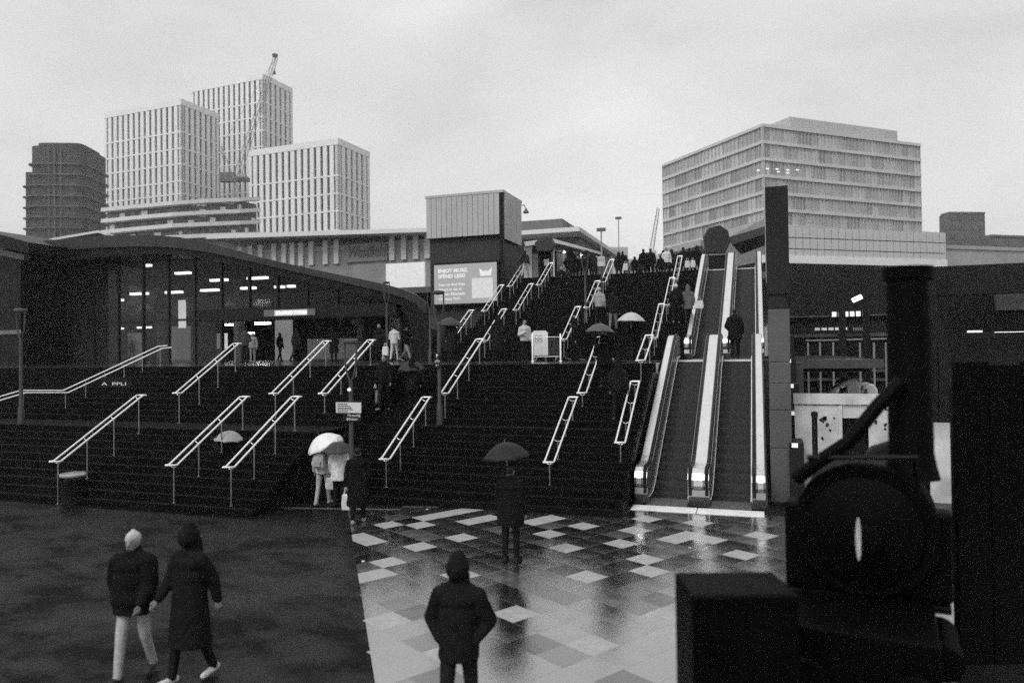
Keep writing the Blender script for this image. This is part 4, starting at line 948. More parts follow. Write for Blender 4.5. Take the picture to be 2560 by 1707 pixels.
pp = atY(2036, 1030, 17.5); tag(MB().lathe([(.06, 0), (.06, pp.z-.1), (.075, pp.z-.08), (.07, pp.z), (0, pp.z+.03)], 14, (pp.x, 17.5, 0)).build('bollard', black_paint, smooth=True), 'tall thin black bollard standing before the white hoarding', 'bollard')
# parked vans beyond the hoarding
for u0, u1, v, Y, lab, val in ((2078, 2152, 948, 30, 'pale van roof showing over the hoarding', .55), (2063, 2115, 966, 27, 'grey car roof low behind the hoarding', .2), (2135, 2195, 960, 33, 'white van cab beyond the hoarding top', .6)):
    t = thing('parked_van', lab, 'van'); p, q = atY(u0, v, Y), atY(u1, v, Y); z = p.z
    bm_ = M('van_paint_%d' % int(val*100), val, .25, 0, .1)
    y0 = Y; 
    MB().prism([(p.x, y0, .45), (p.x, y0, z*.55), (p.x+.35, y0, z*.95), (p.x+.6, y0, z), (q.x-.15, y0, z), (q.x, y0, z*.9), (q.x, y0, .45)], (0, 2.0, 0)).build('body', bm_, t, bevel=.06)
    MB().prism([(p.x+.15, y0-.012, z*.6), (p.x+.4, y0-.012, z*.92), (p.x+(q.x-p.x)*.55, y0-.012, z*.92), (p.x+(q.x-p.x)*.55, y0-.012, z*.6)], (0, .01, 0)).build('side_window', glassdark, t)
    for fx in (.2, .8):
        cx = p.x+(q.x-p.x)*fx
        for yy in (y0-.02, y0+1.82): MB().tube([(cx, yy, .33), (cx, yy+.2, .33)], .33, 16).build('wheel', black_rubber, t)

# ================================================================== barrier and display board on the landing
YB = 29.0
p, q = atY(1330, 890, YB), atY(1369, 826, YB)
bd = thing('display_board', 'white rounded display board standing on the landing', 'board')
bp_ = [(p.x, YB, 3.75), (q.x, YB, 3.75), (q.x, YB, q.z-.1), (q.x-.1, YB, q.z), (p.x+.1, YB, q.z), (p.x, YB, q.z-.1)]
MB().prism(bp_, (0, .06, 0)).build('panel', M('board_face', .6, .5, 0, .1, 2, emit=.08), bd)
MB().tube([(p.x+.1, YB+.03, 3.5), (p.x+.1, YB+.03, 3.8)], .03, 6).tube([(q.x-.1, YB+.03, 3.5), (q.x-.1, YB+.03, 3.8)], .03, 6).build('feet', steel_dull, bd)
for k, (fx, fz) in enumerate(((.3, .75), (.55, .75), (.3, .6), (.55, .6))):
    cx, cz_ = p.x+(q.x-p.x)*fx, 3.75+(q.z-3.75)*fz
    MB().tube([(cx+.07*math.cos(t), YB-.008, cz_+.07*math.sin(t)) for t in [i*math.pi/6 for i in range(12)]], .012, 4, True).build('ring_symbol', M('board_grey', .3, .5), bd)
ba = thing('crowd_barrier', 'steel mesh crowd barrier in front of the white board', 'barrier'); YC = 28.5
a, b = atY(1334, 880, YC), atY(1400, 842, YC)
MB().tube([(a.x, YC, 3.7), (a.x, YC, b.z), (b.x, YC, b.z), (b.x, YC, 3.7)], .013, 8, True).build('frame', steel_dull, ba, True)
n = 20; bar = MB().tube([(0, 0, 3.7), (0, 0, b.z)], .005, 5).mesh('bar'); bar.materials.append(steel_dull)
for k in range(1, n): inst(bar, 'bar', ba, (a.x+(b.x-a.x)*k/n, YC, 0))
for x in (a.x+.15, b.x-.15): MB().tube([(x, YC-.25, 3.52), (x, YC, 3.7), (x, YC+.25, 3.52)], .018, 6).build('foot', steel_dull, ba)
for u, lab in ((1401, 'bright steel post at the end of the crowd barrier'), (1331, 'bright steel post before the white board')):
    x = atY(u, 850, 28.3).x; z = atY(u, 833, 28.3).z
    tag(MB().lathe([(.07, 0), (.07, .02), (.035, .04), (.035, z-3.5-.05), (.0, z-3.5)], 12, (x, 28.3, 3.5)).build('barrier_post', steel_lit, smooth=True), lab, 'post')

# ================================================================== steam locomotive
# small saddle tank engine on a plinth, seen end on
LX = atD(2160, 1300, 6.1); ang = -math.radians(9)
lo = thing('steam_locomotive', 'black saddle tank steam locomotive on a plinth close to the viewer', 'locomotive', (LX.x, LX.y, 0), ang)
lb = M('loco_black', .0013, .55, 0, .35, 4, .15, 30, .06); lg_ = M('loco_brass', .12, .3, .6); lt = M('loco_black_wet', .0018, .4, 0, .35, 4, .1, 30, .1)
def arcp(cx, cz_, r, a0, a1, n): return [(cx+r*math.cos(a0+(a1-a0)*k/n), cz_+r*math.sin(a0+(a1-a0)*k/n)) for k in range(n+1)]
ZP = 1.2                                    # top of plinth and rails
# tank: arched section; smokebox: circular drum in front
sec = [(-.60, ZP+.65)] + [(x, z) for x, z in arcp(0, ZP+.98, .60, math.pi, 0, 16)] + [(.60, ZP+.65)]
MB().prism([(x, .35, z) for x, z in sec], (0, 1.3, 0)).build('saddle_tank', lt, lo, True)
MB().tube([(0, 1.6, ZP+.82), (0, 3.9, ZP+.82)], .42, 20).build('boiler', lb, lo, True)
smk = [(x, z) for x, z in arcp(0, ZP+1.18, .56, 0, 2*math.pi, 28)][:-1]
MB().prism([(x, 0, z) for x, z in smk], (0, .5, 0)).build('smokebox', lb, lo, True, .02)
door = MB().lathe([(.46, 0), (.44, .05), (.30, .09), (0, .11)], 28); dm = door.build('smokebox_door', lb, lo, True); dm.rotation_euler = (math.pi/2, 0, 0); dm.location = (0, -.001, ZP+1.18)
MB().tube([(0, -.1, ZP+1.18), (0, -.2, ZP+1.18)], .03, 8).tube([(-.1, -.19, ZP+1.10), (.1, -.19, ZP+1.26)], .014, 6).build('door_handle', lb, lo)
hl = MB().lathe([(.07, 0), (.11, .05), (.12, .12), (.10, .14), (0, .145)], 20); ho_ = hl.build('head_lamp', lb, lo, True); ho_.rotation_euler = (math.pi/2, 0, 0); ho_.location = (.02, -.10, ZP+1.15)
rib = MB()
for k in range(22):
    f = (k-10.5)/11; w_ = .040*math.sqrt(max(0, 1-f*f)); rib.box(-.03-w_*.6, -.03+w_*.4, -.275, -.262, ZP+1.0+k*.0155, ZP+1.0+k*.0155+.010)
rib.build('lamp_lens', M('lens_glint', .75, .25, .3), lo)  # pale ribs, a glint of sky put into their colour
MB().box(-.64, .64, .10, .34, ZP+.62, ZP+1.35).build('smokebox_saddle', lb, lo, bevel=.03)
cht = atD(2280, 672, 6.3).z
# chimney slightly behind the front
MB().lathe([(.215, 0), (.19, .10), (.17, .22), (.165, cht-ZP-1.6-.12), (.19, cht-ZP-1.6-.10), (.195, cht-ZP-1.6), (.15, cht-ZP-1.6)], 28, (.36, .26, ZP+1.60)).build('chimney', lb, lo, True)
MB().lathe([(.30, 0), (.28, .2), (.2, .32), (0, .4)], 20, (.22, 1.15, ZP+1.42)).build('dome', lt, lo, True)
# pipe leaning from the chimney down to the side, hand rail
MB().tube([(.30, .06, ZP+2.42), (.12, -.02, ZP+2.22), (-.10, -.08, ZP+1.92), (-.34, -.10, ZP+1.74), (-.52, -.06, ZP+1.58)], .058, 10).build('steam_pipe', lb, lo, True)
MB().tube([(-.42, -.12, ZP+1.78), (.40, -.16, ZP+1.83)], .022, 8).build('front_hand_rail', lt, lo, True)
for x in (-.4, .38): MB().tube([(x, -.13, ZP+1.79), (x, .02, ZP+1.66)], .016, 6).build('rail_stanchion', lt, lo)
# frames, running plate, cylinders, buffer beam, buffers
MB().box(-.52, .5, -.9, .02, ZP+.56, ZP+.62).box(-.66, .62, .02, 5.2, ZP+.56, ZP+.619).build('running_plate', lt, lo, bevel=.01)
MB().box(-.52, .5, -1.0, -.9, ZP+.12, ZP+.66).build('buffer_beam', lb, lo, bevel=.01)
for s in (-1, 1):
    MB().tube([(s*.34, -1.0, ZP+.42), (s*.34, -1.34, ZP+.42)], .07, 14).build('buffer_shank', lb, lo, True); MB().tube([(s*.34, -1.34, ZP+.42), (s*.34, -1.39, ZP+.42)], .14, 20).build('buffer_head', lb, lo, True)
    cyl = MB().tube([(s*.54, -.35, ZP+.30), (s*.54, .35, ZP+.30)], .14, 18).build('cylinder', lb, lo, True)
    MB().box(s*.28-.03, s*.28+.03, -.85, 5.1, ZP+.1, ZP+.56).build('frame_plate', lb, lo)
    for k in range(3):
        w = MB().tube([(s*.40-.06, .95+1.35*k, ZP+.36), (s*.40+.06, .95+1.35*k, ZP+.36)], .36, 24).build('wheel', lb, lo, True)
    MB().tube([(s*.5, .35, ZP+.30), (s*.5, 3.6, ZP+.33)], .03, 8).build('coupling_rod', steel_dull, lo)
MB().tube([(0, -1.0, ZP+.40), (0, -1.12, ZP+.36), (0, -1.14, ZP+.2), (0, -1.06, ZP+.12)], .03, 8).build('coupling_hook', lb, lo, True)
# cab at the rear
MB().box(-.66, -.62, 3.9, 5.1, ZP+.62, ZP+1.15).box(-.62, .58, 5.06, 5.1, ZP+.62, ZP+1.15).box(.58, .62, 3.9, 5.1, ZP+.62, ZP+1.15).build('open_cab', lb, lo)
MB().box(-.62, .56, -1.15, 5.6, 0, ZP-.14).build('plinth', M('plinth_dark', .02, .5, 0, .4, 2), lo)
for s in (-1, 1): MB().box(s*.40-.035, s*.40+.035, -1.1, 5.5, ZP-.14, ZP).build('rail', steel_dull, lo)
# dark boarded enclosure close by on the open side
en = thing('boarded_enclosure', 'dark boarded enclosure panel close at the edge', 'enclosure')
p = atD(2387, 905, 9.0); d = _r.xy.to_3d().normalized(); nrm = Vector((-d.y, d.x, 0))
for k in range(5):
    MB().obox(Vector((p.x, p.y, 0))+d*(k*.42), d*.405, nrm*.06, (0, 0, p.z-.04*(k % 2))).build('board', lb, en)
MB().obox(Vector((p.x, p.y, 0))+nrm*.07, d*2.1, nrm*.06, (0, 0, p.z-.3)).build('backing', black_paint, en)

# dark equipment cabinet standing before the engine
cb_ = thing('equipment_cabinet', 'tall black equipment cabinet standing in front of the locomotive', 'cabinet')
d = _r.xy.to_3d().normalized(); nrm = Vector((-d.y, d.x, 0)); p = atD(1731, 1490, 4.8); w_ = 270/FPX*4.8; zt = p.z
b0 = Vector((p.x, p.y, 0))
MB().obox(b0+Vector((0, 0, .1)), d*w_, nrm*.53, (0, 0, zt-.1)).build('body', lb, cb_, bevel=.02)
MB().obox(b0-nrm*.008+d*.03+Vector((0, 0, .2)), d*(w_/2-.035), nrm*.007, (0, 0, zt-.3)).build('door', lt, cb_); MB().obox(b0-nrm*.008+d*(w_/2+.005)+Vector((0, 0, .2)), d*(w_/2-.035), nrm*.007, (0, 0, zt-.3)).build('door', lt, cb_)
MB().obox(b0-nrm*.03+d*(w_/2-.05)+Vector((0, 0, 1.1)), d*.02, nrm*.022, (0, 0, .16)).build('handle', lb, cb_)
MB().obox(b0+d*.02+nrm*.02, d*(w_-.04), nrm*.49, (0, 0, .1)).build('plinth', black_paint, cb_)
for k in range(6): MB().obox(b0-nrm*.014+d*.08+Vector((0, 0, zt-.3-.035*k)), d*.2, nrm*.006, (0, 0, .018)).build('vent_slat', lb, cb_)
# ================================================================== people
skin_m = M('skin', .20, .5, 0, .1, 6); eye_m = M('eye_dark', .02, .2); hair_m = M('dark_hair', .012, .45, 0, .3, 30)
def cloth(v): return M('cloth_%03d' % int(v*1000), v, .85, 0, .25, 14, .3, 130, .06)
def remesh(prims, voxel, disp=0.0, smooth=4, tags=None):
    """union of tapered capsules / ellipsoids -> one continuous mesh, materials by nearest primitive"""
    bm = bmesh.new(); ctr = []
    for pr in prims:
        if pr[0] == 'cap':
            _, a, b, ra, rb, tg = pr; a, b = Vector(a), Vector(b); d = b-a; L = d.length
            for p, r in ((a, ra), (b, rb)): bmesh.ops.create_icosphere(bm, subdivisions=2, radius=r, matrix=Matrix.Translation(p))
            if L > 1e-4:
                mt = Matrix.Translation((a+b)/2) @ d.to_track_quat('Z', 'Y').to_matrix().to_4x4()
                bmesh.ops.create_cone(bm, cap_ends=True, segments=14, radius1=ra, radius2=rb, depth=L, matrix=mt)
        elif pr[0] == 'ell':
            _, c, r, tg = pr
            bmesh.ops.create_icosphere(bm, subdivisions=3, radius=1, matrix=Matrix.Translation(c) @ Matrix.Diagonal((*r, 1)))
        else:                                             # elliptic frustum z0..z1
            _, c0, r0, c1, r1, tg = pr
            vs = []
            for c, r in ((c0, r0), (c1, r1)): vs.append([bm.verts.new((c[0]+r[0]*math.cos(2*math.pi*k/20), c[1]+r[1]*math.sin(2*math.pi*k/20), c[2])) for k in range(20)])
            for k in range(20): bm.faces.new((vs[0][k], vs[0][(k+1) % 20], vs[1][(k+1) % 20], vs[1][k]))
            bm.faces.new(vs[0][::-1]); bm.faces.new(vs[1])
    bmesh.ops.recalc_face_normals(bm, faces=bm.faces)
    me = bpy.data.meshes.new('tmp'); bm.to_mesh(me); bm.free()
    o = bpy.data.objects.new('tmp', me)
    r = o.modifiers.new('r', 'REMESH'); r.mode = 'VOXEL'; r.voxel_size = voxel
    if smooth: s_ = o.modifiers.new('s', 'SMOOTH'); s_.iterations = smooth; s_.factor = .5
    res = evaluated_mesh(o); bpy.data.meshes.remove(me)
    if disp:
        sd = random.random()*50
        n = len(res.vertices); co = np.empty(n*3); res.vertices.foreach_get('co', co); co = co.reshape(-1, 3)
        nr = np.empty(n*3); res.vertices.foreach_get('normal', nr); nr = nr.reshape(-1, 3)
        x, y, z = co.T
        w = np.sin(z*38+3*np.sin(x*17+sd)+2*np.sin(y*21+sd))*.5+np.sin(z*19+x*26+sd)*.35+np.sin((x+y)*45+z*11+sd)*.3
        res.vertices.foreach_set('co', (co+nr*(w*disp)[:, None]).ravel())
    res.polygons.foreach_set('use_smooth', [True]*len(res.polygons)); res.update(); return res
def assign(me, prims, mats):
    """mats: tag -> material; nearest primitive decides"""
    tg = sorted({p[-1] for p in prims}); 
    for t in tg: me.materials.append(mats[t])
    if len(tg) == 1: return
    n = len(me.polygons); c = np.empty(n*3); me.polygons.foreach_get('center', c); c = c.reshape(-1, 3)
    best = np.full(n, 1e9); idx = np.zeros(n, int)
    for p in prims:
        if p[0] == 'cap':
            a, b = np.array(p[1]), np.array(p[2]); d = b-a; L = max(1e-9, d@d); t = np.clip(((c-a)@d)/L, 0, 1)
            dist = np.linalg.norm(c-a-t[:, None]*d, axis=1)-(p[3]+(p[4]-p[3])*t)
        elif p[0] == 'ell':
            r = np.array(p[2]); q = (c-np.array(p[1]))/r; k = np.linalg.norm(q, axis=1); dist = (k-1)*r.min()
        else: continue
        better = dist < best; best[better] = dist[better]; idx[better] = tg.index(p[-1])
    me.polygons.foreach_set('material_index', idx.tolist())
ARMS = {  # elbow, wrist for side s
    'down': lambda s: ((s*.245, .03, 1.13), (s*.26, -.05, .89)), 'pocket': lambda s: ((s*.29, .08, 1.15), (s*.17, -.05, .99)),
    'umb': lambda s: ((s*.26, -.06, 1.13), (s*.13, -.24, 1.27)), 'fwd': lambda s: ((s*.25, -.07, 1.14), (s*.24, -.25, .97)),
    'back': lambda s: ((s*.25, .13, 1.16), (s*.27, .17, .92)), 'phone': lambda s: ((s*.25, -.05, 1.12), (s*.07, -.28, 1.2)), 'carry': lambda s: ((s*.26, .0, 1.13), (s*.29, -.03, .87))}
def hand(prims, w, d, s, curl=.5):
    w = Vector(w); d = Vector(d).normalized(); side = Vector((0, 1, 0)) if abs(d.y) < .8 else Vector((0, 0, 1)); side = (side-d*side.dot(d)).normalized(); nrm = d.cross(side)*(-s)
    k = w+d*.085; prims.append(('cap', tuple(w), tuple(k), .028, .034, 'skin'))
    for i, ln in enumerate((.062, .072, .068, .052)):
        b0 = k+side*((i-1.5)*.019); b1 = b0+d*(ln*.55)+nrm*.006*curl; b2 = b1+d*(ln*.5)*(1-curl*.6)+nrm*(ln*.55*curl)
        prims.append(('cap', tuple(b0), tuple(b1), .0105, .0095, 'skin')); prims.append(('cap', tuple(b1), tuple(b2), .0095, .008, 'skin'))
    t0 = w+d*.03-side*.028; t1 = t0+d*.035-side*.022; t2 = t1+d*.03+nrm*.012
    prims.append(('cap', tuple(t0), tuple(t1), .013, .011, 'skin')); prims.append(('cap', tuple(t1), tuple(t2), .011, .009, 'skin'))
PEOPLE = []
def person(label, loc, face, h=1.74, top=.012, bottom=.012, shoes=.012, coat='jacket', hood=False, cap=None, hair='short', legs='stand', arms=('down', 'down'), voxel=.02, wide=1.0, bag=None, group=None, lean=0.0):
    """face: heading in degrees, 0 = towards -Y, 180 = away up the stairs"""
    k = h/1.75; t = thing('person', label, 'person', loc, math.radians(face), group)
    body = []; ct = []
    LG = {'stand': ((.03, .02), (-.03, .03)), 'walk': ((.40, .10), (-.28, .42)), 'step': ((.22, .06), (-.16, .25))}[legs]
    zmin = 9; feet = []
    for s, (a, b) in zip((-1, 1), LG):
        hip = Vector((s*.095, 0, .93)); kn = hip+Vector((s*.01, -math.sin(a)*.45, -math.cos(a)*.45)); an = kn+Vector((0, -math.sin(a-b)*.43, -math.cos(a-b)*.43)); feet.append((hip, kn, an, a-b, s)); zmin = min(zmin, an.z)
    dz = .075-zmin
    for hip, kn, an, tilt, s in feet:
        up_ = Vector((0, 0, dz)); hip, kn, an = hip+up_, kn+up_, an+up_
        body += [('cap', tuple(hip), tuple(kn), .092, .068, 'legs'), ('cap', tuple(kn), tuple(an), .066, .052, 'legs')]
        lift = max(0, -tilt)*.5; heel = an+Vector((0, .045, -.035+.03*lift)); toe = an+Vector((s*.02, -.165, -.038-.0*lift)); toe.z = max(.035, toe.z) if lift < .05 else .035
        body += [('cap', tuple(heel), tuple(toe), .043, .036, 'shoe'), ('cap', tuple(an), tuple(heel), .05, .045, 'shoe')]
    L = lean; zsh = dz
    def P(x, y, z): return (x, y-L*(z-.9), z+zsh)
    body += [('ell', P(0, .01, .98), (.165, .125, .15), 'legs'), ('ell', P(0, 0, 1.2), (.155, .105, .2), 'torso'), ('ell', P(0, 0, 1.36), (.185, .105, .12), 'torso'),
             ('cap', P(0, .005, 1.45), P(0, -.015, 1.57), .057, .055, 'skin'), ('ell', P(0, -.012, 1.655), (.076, .095, .115), 'skin'), ('ell', P(0, -.045, 1.60), (.055, .06, .06), 'skin'),
             ('ell', P(0, -.112, 1.638), (.013, .02, .024), 'skin'), ('ell', P(.03, -.094, 1.668), (.012, .01, .009), 'eye'), ('ell', P(-.03, -.094, 1.668), (.012, .01, .009), 'eye'), ('ell', P(0, -.1, 1.588), (.024, .01, .007), 'eye'),
             ('ell', P(.078, .0, 1.65), (.012, .025, .034), 'skin'), ('ell', P(-.078, .0, 1.65), (.012, .025, .034), 'skin')]
    puff = {'jacket': .028, 'puffer': .06, 'long': .03, 'parka': .038, 'anorak': .042, 'none': .012}[coat]
    for s, mode in zip((-1, 1), arms):
        e, w = ARMS[mode](s); sh = P(s*.185, 0, 1.41); e, w = P(*e), P(*w)
        body += [('cap', sh, e, .05, .042, 'torso'), ('cap', e, w, .04, .03, 'torso' if mode == 'pocket' else 'skin')]
        dd = Vector(w)-Vector(e)
        if mode != 'pocket': hand(body, w, dd if mode in ('down', 'back', 'carry', 'pocket') else Vector((0, -.3, .9)) if mode == 'umb' else dd, s, .95 if mode in ('umb', 'carry', 'phone') else .45)
        ct += [('cap', sh, e, .062*wide+puff*.8, .055+puff*.75, 'coat'), ('cap', e, tuple(Vector(w)-dd.normalized()*.015), .052+puff*.75, .043+puff*.4, 'coat')]
    wd = wide
    ct += [('ell', P(0, 0, 1.37), (.20*wd+puff*.4, .115+puff, .125), 'coat'), ('ell', P(0, -.005, 1.2), (.175*wd+puff, .125+puff, .22), 'coat')]
    hemz = {'jacket': .86, 'puffer': .80, 'long': .42, 'parka': .66, 'anorak': .80, 'none': .92}[coat]
    hr = {'jacket': (.19, .145), 'puffer': (.205, .16), 'long': (.245, .215), 'parka': (.215, .175), 'anorak': (.20, .16), 'none': (.17, .13)}[coat]
    ct += [('fru', P(0, 0, hemz)[:2]+(hemz+dz,), (hr[0]*wd+puff*.4, hr[1]+puff*.4), P(0, 0, 1.18)[:2]+(1.18+dz,), (.172*wd+puff, .122+puff), 'coat')]
    if coat == 'puffer': ct += [('ell', P(0, 0, .98), (.20*wd+puff, .145+puff, .19), 'coat')]
    ct += [('cap', P(0, .01, 1.44), P(0, .01, 1.53), .10+puff*.5, .085+puff*.3, 'coat')]
    for s in (-1, 1): ct += [('cap', P(0, .01, 1.49), P(s*.15, .0, 1.425), .078+puff*.4, .066+puff*.5, 'coat')]
    if hood: ct += [('ell', P(0, -.012, 1.675), (.115, .135, .14), 'coat'), ('ell', P(0, -.005, 1.755), (.075, .10, .095), 'coat'), ('cap', P(0, .05, 1.5), P(0, .04, 1.6), .115, .105, 'coat')]
    for pr in (body, ct):
        for i, q in enumerate(pr):
            if q[0] == 'cap': pr[i] = ('cap', tuple(c*k for c in q[1]), tuple(c*k for c in q[2]), q[3]*k, q[4]*k, q[5])
            elif q[0] == 'ell': pr[i] = ('ell', tuple(c*k for c in q[1]), tuple(c*k for c in q[2]), q[3])
            else: pr[i] = ('fru', tuple(c*k for c in q[1]), tuple(c*k for c in q[2]), tuple(c*k for c in q[3]), tuple(c*k for c in q[4]), q[5])
    me = remesh(body, voxel*.8 if voxel < .015 else voxel, 0, 2); assign(me, body, {'legs': cloth(bottom), 'torso': cloth(top), 'skin': skin_m, 'eye': eye_m, 'shoe': cloth(shoes)})
    me.name = 'body'; o = bpy.data.objects.new('body', me); COL.objects.link(o); o.parent = t
    me = remesh(ct, voxel, .005 if coat != 'puffer' else .006, 3); assign(me, ct, {'coat': cloth(top)}); me.name = 'coat'
    o = bpy.data.objects.new('coat', me); COL.objects.link(o); o.parent = t
    if not hood:
        hp = []
        if cap is not None: hp = [('ell', P(0, .0, 1.705), (.09, .107, .092), 'h'), ('cap', P(0, .0, 1.76), P(0, .0, 1.79), .045, .03, 'h')]; hm_ = cloth(cap); nm = 'beanie'
        elif hair == 'long': hp = [('ell', P(0, .022, 1.68), (.09, .1, .108), 'h'), ('cap', P(0, .075, 1.62), P(0, .12, 1.36), .075, .05, 'h')]; hm_ = hair_m; nm = 'hair'
        else: hp = [('ell', P(0, .02, 1.69), (.085, .1, .095), 'h')]; hm_ = hair_m; nm = 'hair'
        hp = [('ell', tuple(c*k for c in q[1]), tuple(c*k for c in q[2]), q[3]) if q[0] == 'ell' else ('cap', tuple(c*k for c in q[1]), tuple(c*k for c in q[2]), q[3]*k, q[4]*k, q[5]) for q in hp]
        me = remesh(hp, voxel*.9, .003, 2); me.materials.append(hm_); me.name = nm; o = bpy.data.objects.new(nm, me); COL.objects.link(o); o.parent = t
    PEOPLE.append(t)
    hands = [tuple(Vector(P(*ARMS[md](s)[1]))*k) for s, md in zip((-1, 1), arms)]
    return t, hands
def world_of(t, p): return Matrix.Translation(t.location) @ Matrix.Rotation(t.rotation_euler.z, 4, 'Z') @ Vector(p)
def umbrella(label, grip, R=.5, tilt=(0, 0), val=.012, H=.95, under=None):
    """opened umbrella; grip = world point where the hand holds it"""
    t = thing('umbrella', label, 'umbrella'); t.location = grip; t.rotation_euler = (tilt[0], tilt[1], random.uniform(0, .7))
    n = 8; rings = 7; vs = []; fs = []; sub = 4; N_ = n*sub
    def zc(r, sc): return H - .30*R/.5*(r**2)*(1.0)-.0
    for i in range(rings+1):
        r = i/rings
        for k in range(N_):
            a = 2*math.pi*k/N_; ph = (k % sub)/sub; sag = math.sin(math.pi*ph)
            rr = R*r*(1-.075*sag*r); vs.append((rr*math.cos(a), rr*math.sin(a), zc(r, sag)-.02*sag*r*(1 if r < .9 else -1)))
    for i in range(rings):
        for k in range(N_): fs.append((i*N_+k, i*N_+(k+1) % N_, (i+1)*N_+(k+1) % N_, (i+1)*N_+k))
    me = bpy.data.meshes.new('canopy'); me.from_pydata(vs, [], fs); me.update(); me.polygons.foreach_set('use_smooth', [True]*len(fs))
    bm = bmesh.new(); bm.from_mesh(me); bmesh.ops.remove_doubles(bm, verts=bm.verts, dist=1e-4); bmesh.ops.recalc_face_normals(bm, faces=bm.faces); bm.to_mesh(me); bm.free()
    me.materials.append(M('umbrella_cloth_%03d' % int(val*1000), val, .45, 0, .15, 12, .1, 60, .5))
    o = bpy.data.objects.new('canopy', me); COL.objects.link(o); o.parent = t
    sm_ = o.modifiers.new('thick', 'SOLIDIFY'); sm_.thickness = .003
    MB().tube([(0, 0, -.06), (0, 0, H+.06)], .007, 6).build('shaft', steel_dull, t)
    MB().tube([(0, 0, -.04), (0, 0, -.12), (0, .025, -.15), (0, .05, -.13)], .013, 6).build('handle', black_rubber, t)
    for k in range(n):
        a = 2*math.pi*k/n; P = [(R*r*math.cos(a), R*r*math.sin(a), zc(r, 0)-.012) for r in (.03, .3, .6, .98)]
        MB().tube(P, .004, 4).tube([(0, 0, H-.38), (R*.5*math.cos(a), R*.5*math.sin(a), zc(.5, 0)-.014)], .003, 4).build('rib', steel_dull, t)
    return t
def carrier(label, top, w=.32, h=.38, val=.6, rot=0.0, kind='bag'):
    t = thing('shopping_bag', label, 'bag'); t.location = top; t.rotation_euler = (0, 0, rot)
    m = MB(); a = w/2
    m.prism([(-a*.8, -.07, -.16), (a*.8, -.07, -.16), (a, -.09, -.16-h*.6), (a*.92, -.08, -.16-h), (-a*.9, -.08, -.16-h), (-a, -.09, -.16-h*.55)], (0, .15, 0))
    m.build('sack', M('bag_%03d' % int(val*1000), val, .5, 0, .25, 9, .3, 25), t, bevel=.02)
    for y in (-.05, .06): MB().tube([(-a*.5, y, -.17), (-a*.15, y*.4, 0), (a*.15, y*.4, 0), (a*.5, y, -.17)], .008, 5).build('strap', M('bag_%03d' % int(val*1000), val, .5), t)
    return t
def onground(u, v, z=0): p = atZ(u, v, z); return (p.x, p.y, z+.012)
def onY(u, Y, z=None):
    p = atY(u, 880, Y); zz = stair_z(p.x, Y) if z is None else z
    return (p.x, Y, zz)

# --- near figures
p, hd = person('hooded person in a dark padded coat walking nearest the viewer', onground(1150, 1852), 8, 1.79, .010, .014, .012, 'anorak', True, legs='step', arms=('pocket', 'pocket'), voxel=.011, wide=.93)
p, hd = person('person in a pale beanie, dark puffer and light trousers', onground(335, 1695), 14, 1.72, .008, .40, .05, 'puffer', False, cap=.42, legs='step', arms=('pocket', 'fwd'), voxel=.011, wide=1.12)
p, hd = person('person in a long dark coat and white shoes beside the beanie wearer', onground(476, 1700), -8, 1.78, .010, .012, .62, 'long', True, legs='step', arms=('fwd', 'back'), voxel=.011, wide=1.08)
p, hd = person('person standing on the paved plaza in a dark coat under a dark umbrella', onground(1278, 1405), 176, 1.74, .007, .010, .02, 'parka', False, legs='stand', arms=('down', 'umb'), voxel=.012, wide=1.2)
umbrella('dark domed umbrella over the person standing on the paved plaza', world_of(p, hd[1])+Vector((.02, 0, -.02)), .47, (.0, -.10), .02, .92)
# --- by the foot of the stairs
q = onground(808, 1262); p, hd = person('person in a pale jacket and light trousers with a backpack', q, 190, 1.62, .42, .34, .3, 'jacket', False, hair='long', legs='step', arms=('umb', 'down'), voxel=.014)
umbrella('white umbrella tilted over the pair at the stair foot', world_of(p, hd[0])+Vector((0, 0, .05)), .50, (.25, -.42), .72, .62)
bk = thing('backpack', 'pale slouchy backpack on the pale jacketed person', 'backpack', (q[0]+.02, q[1]-.20, q[2]+.98)); MB().prism([(-.15, -.07, 0), (.15, -.07, 0), (.15, -.05, .32), (.08, -.03, .4), (-.08, -.03, .4), (-.15, -.05, .32)], (0, .14, 0)).build('sack', cloth(.35), bk, bevel=.03); MB().box(-.1, .1, -.1, -.07, .04, .18).build('pocket', cloth(.3), bk, bevel=.015)
q = onground(848, 1266); p, hd = person('person in a white hooded raincoat and dark trousers', q, 176, 1.70, .60, .012, .02, 'parka', True, legs='stand', arms=('phone', 'carry'), voxel=.014)
carrier('crumpled pale shopping bag held by the white hooded person', world_of(p, hd[1])+Vector((.03, 0, .0)), .30, .30, .45)
umbrella('grey umbrella held low behind the white one', world_of(p, hd[0])+Vector((-.08, -.30, -.02)), .40, (.12, .06), .05, .50)
q = onground(896, 1308); p, hd = person('person in a long black coat carrying a pale bag at the stair foot', q, 205, 1.70, .007, .008, .25, 'long', False, legs='step', arms=('phone', 'carry'), voxel=.014, wide=1.15)
carrier('small white plastic bag at the black coated person', world_of(p, hd[1])+Vector((.03, -.03, -.02)), .2, .36, .6, .3)
q = onground(548, 1236); p, hd = person('faint dark person walking under a pale rimmed umbrella', q, 150, 1.66, .010, .012, .2, 'parka', False, legs='walk', arms=('umb', 'down'), voxel=.016)
umbrella('pale rimmed flat umbrella before the lower handrails', world_of(p, hd[0]), .44, (.05, .06), .30, .60)
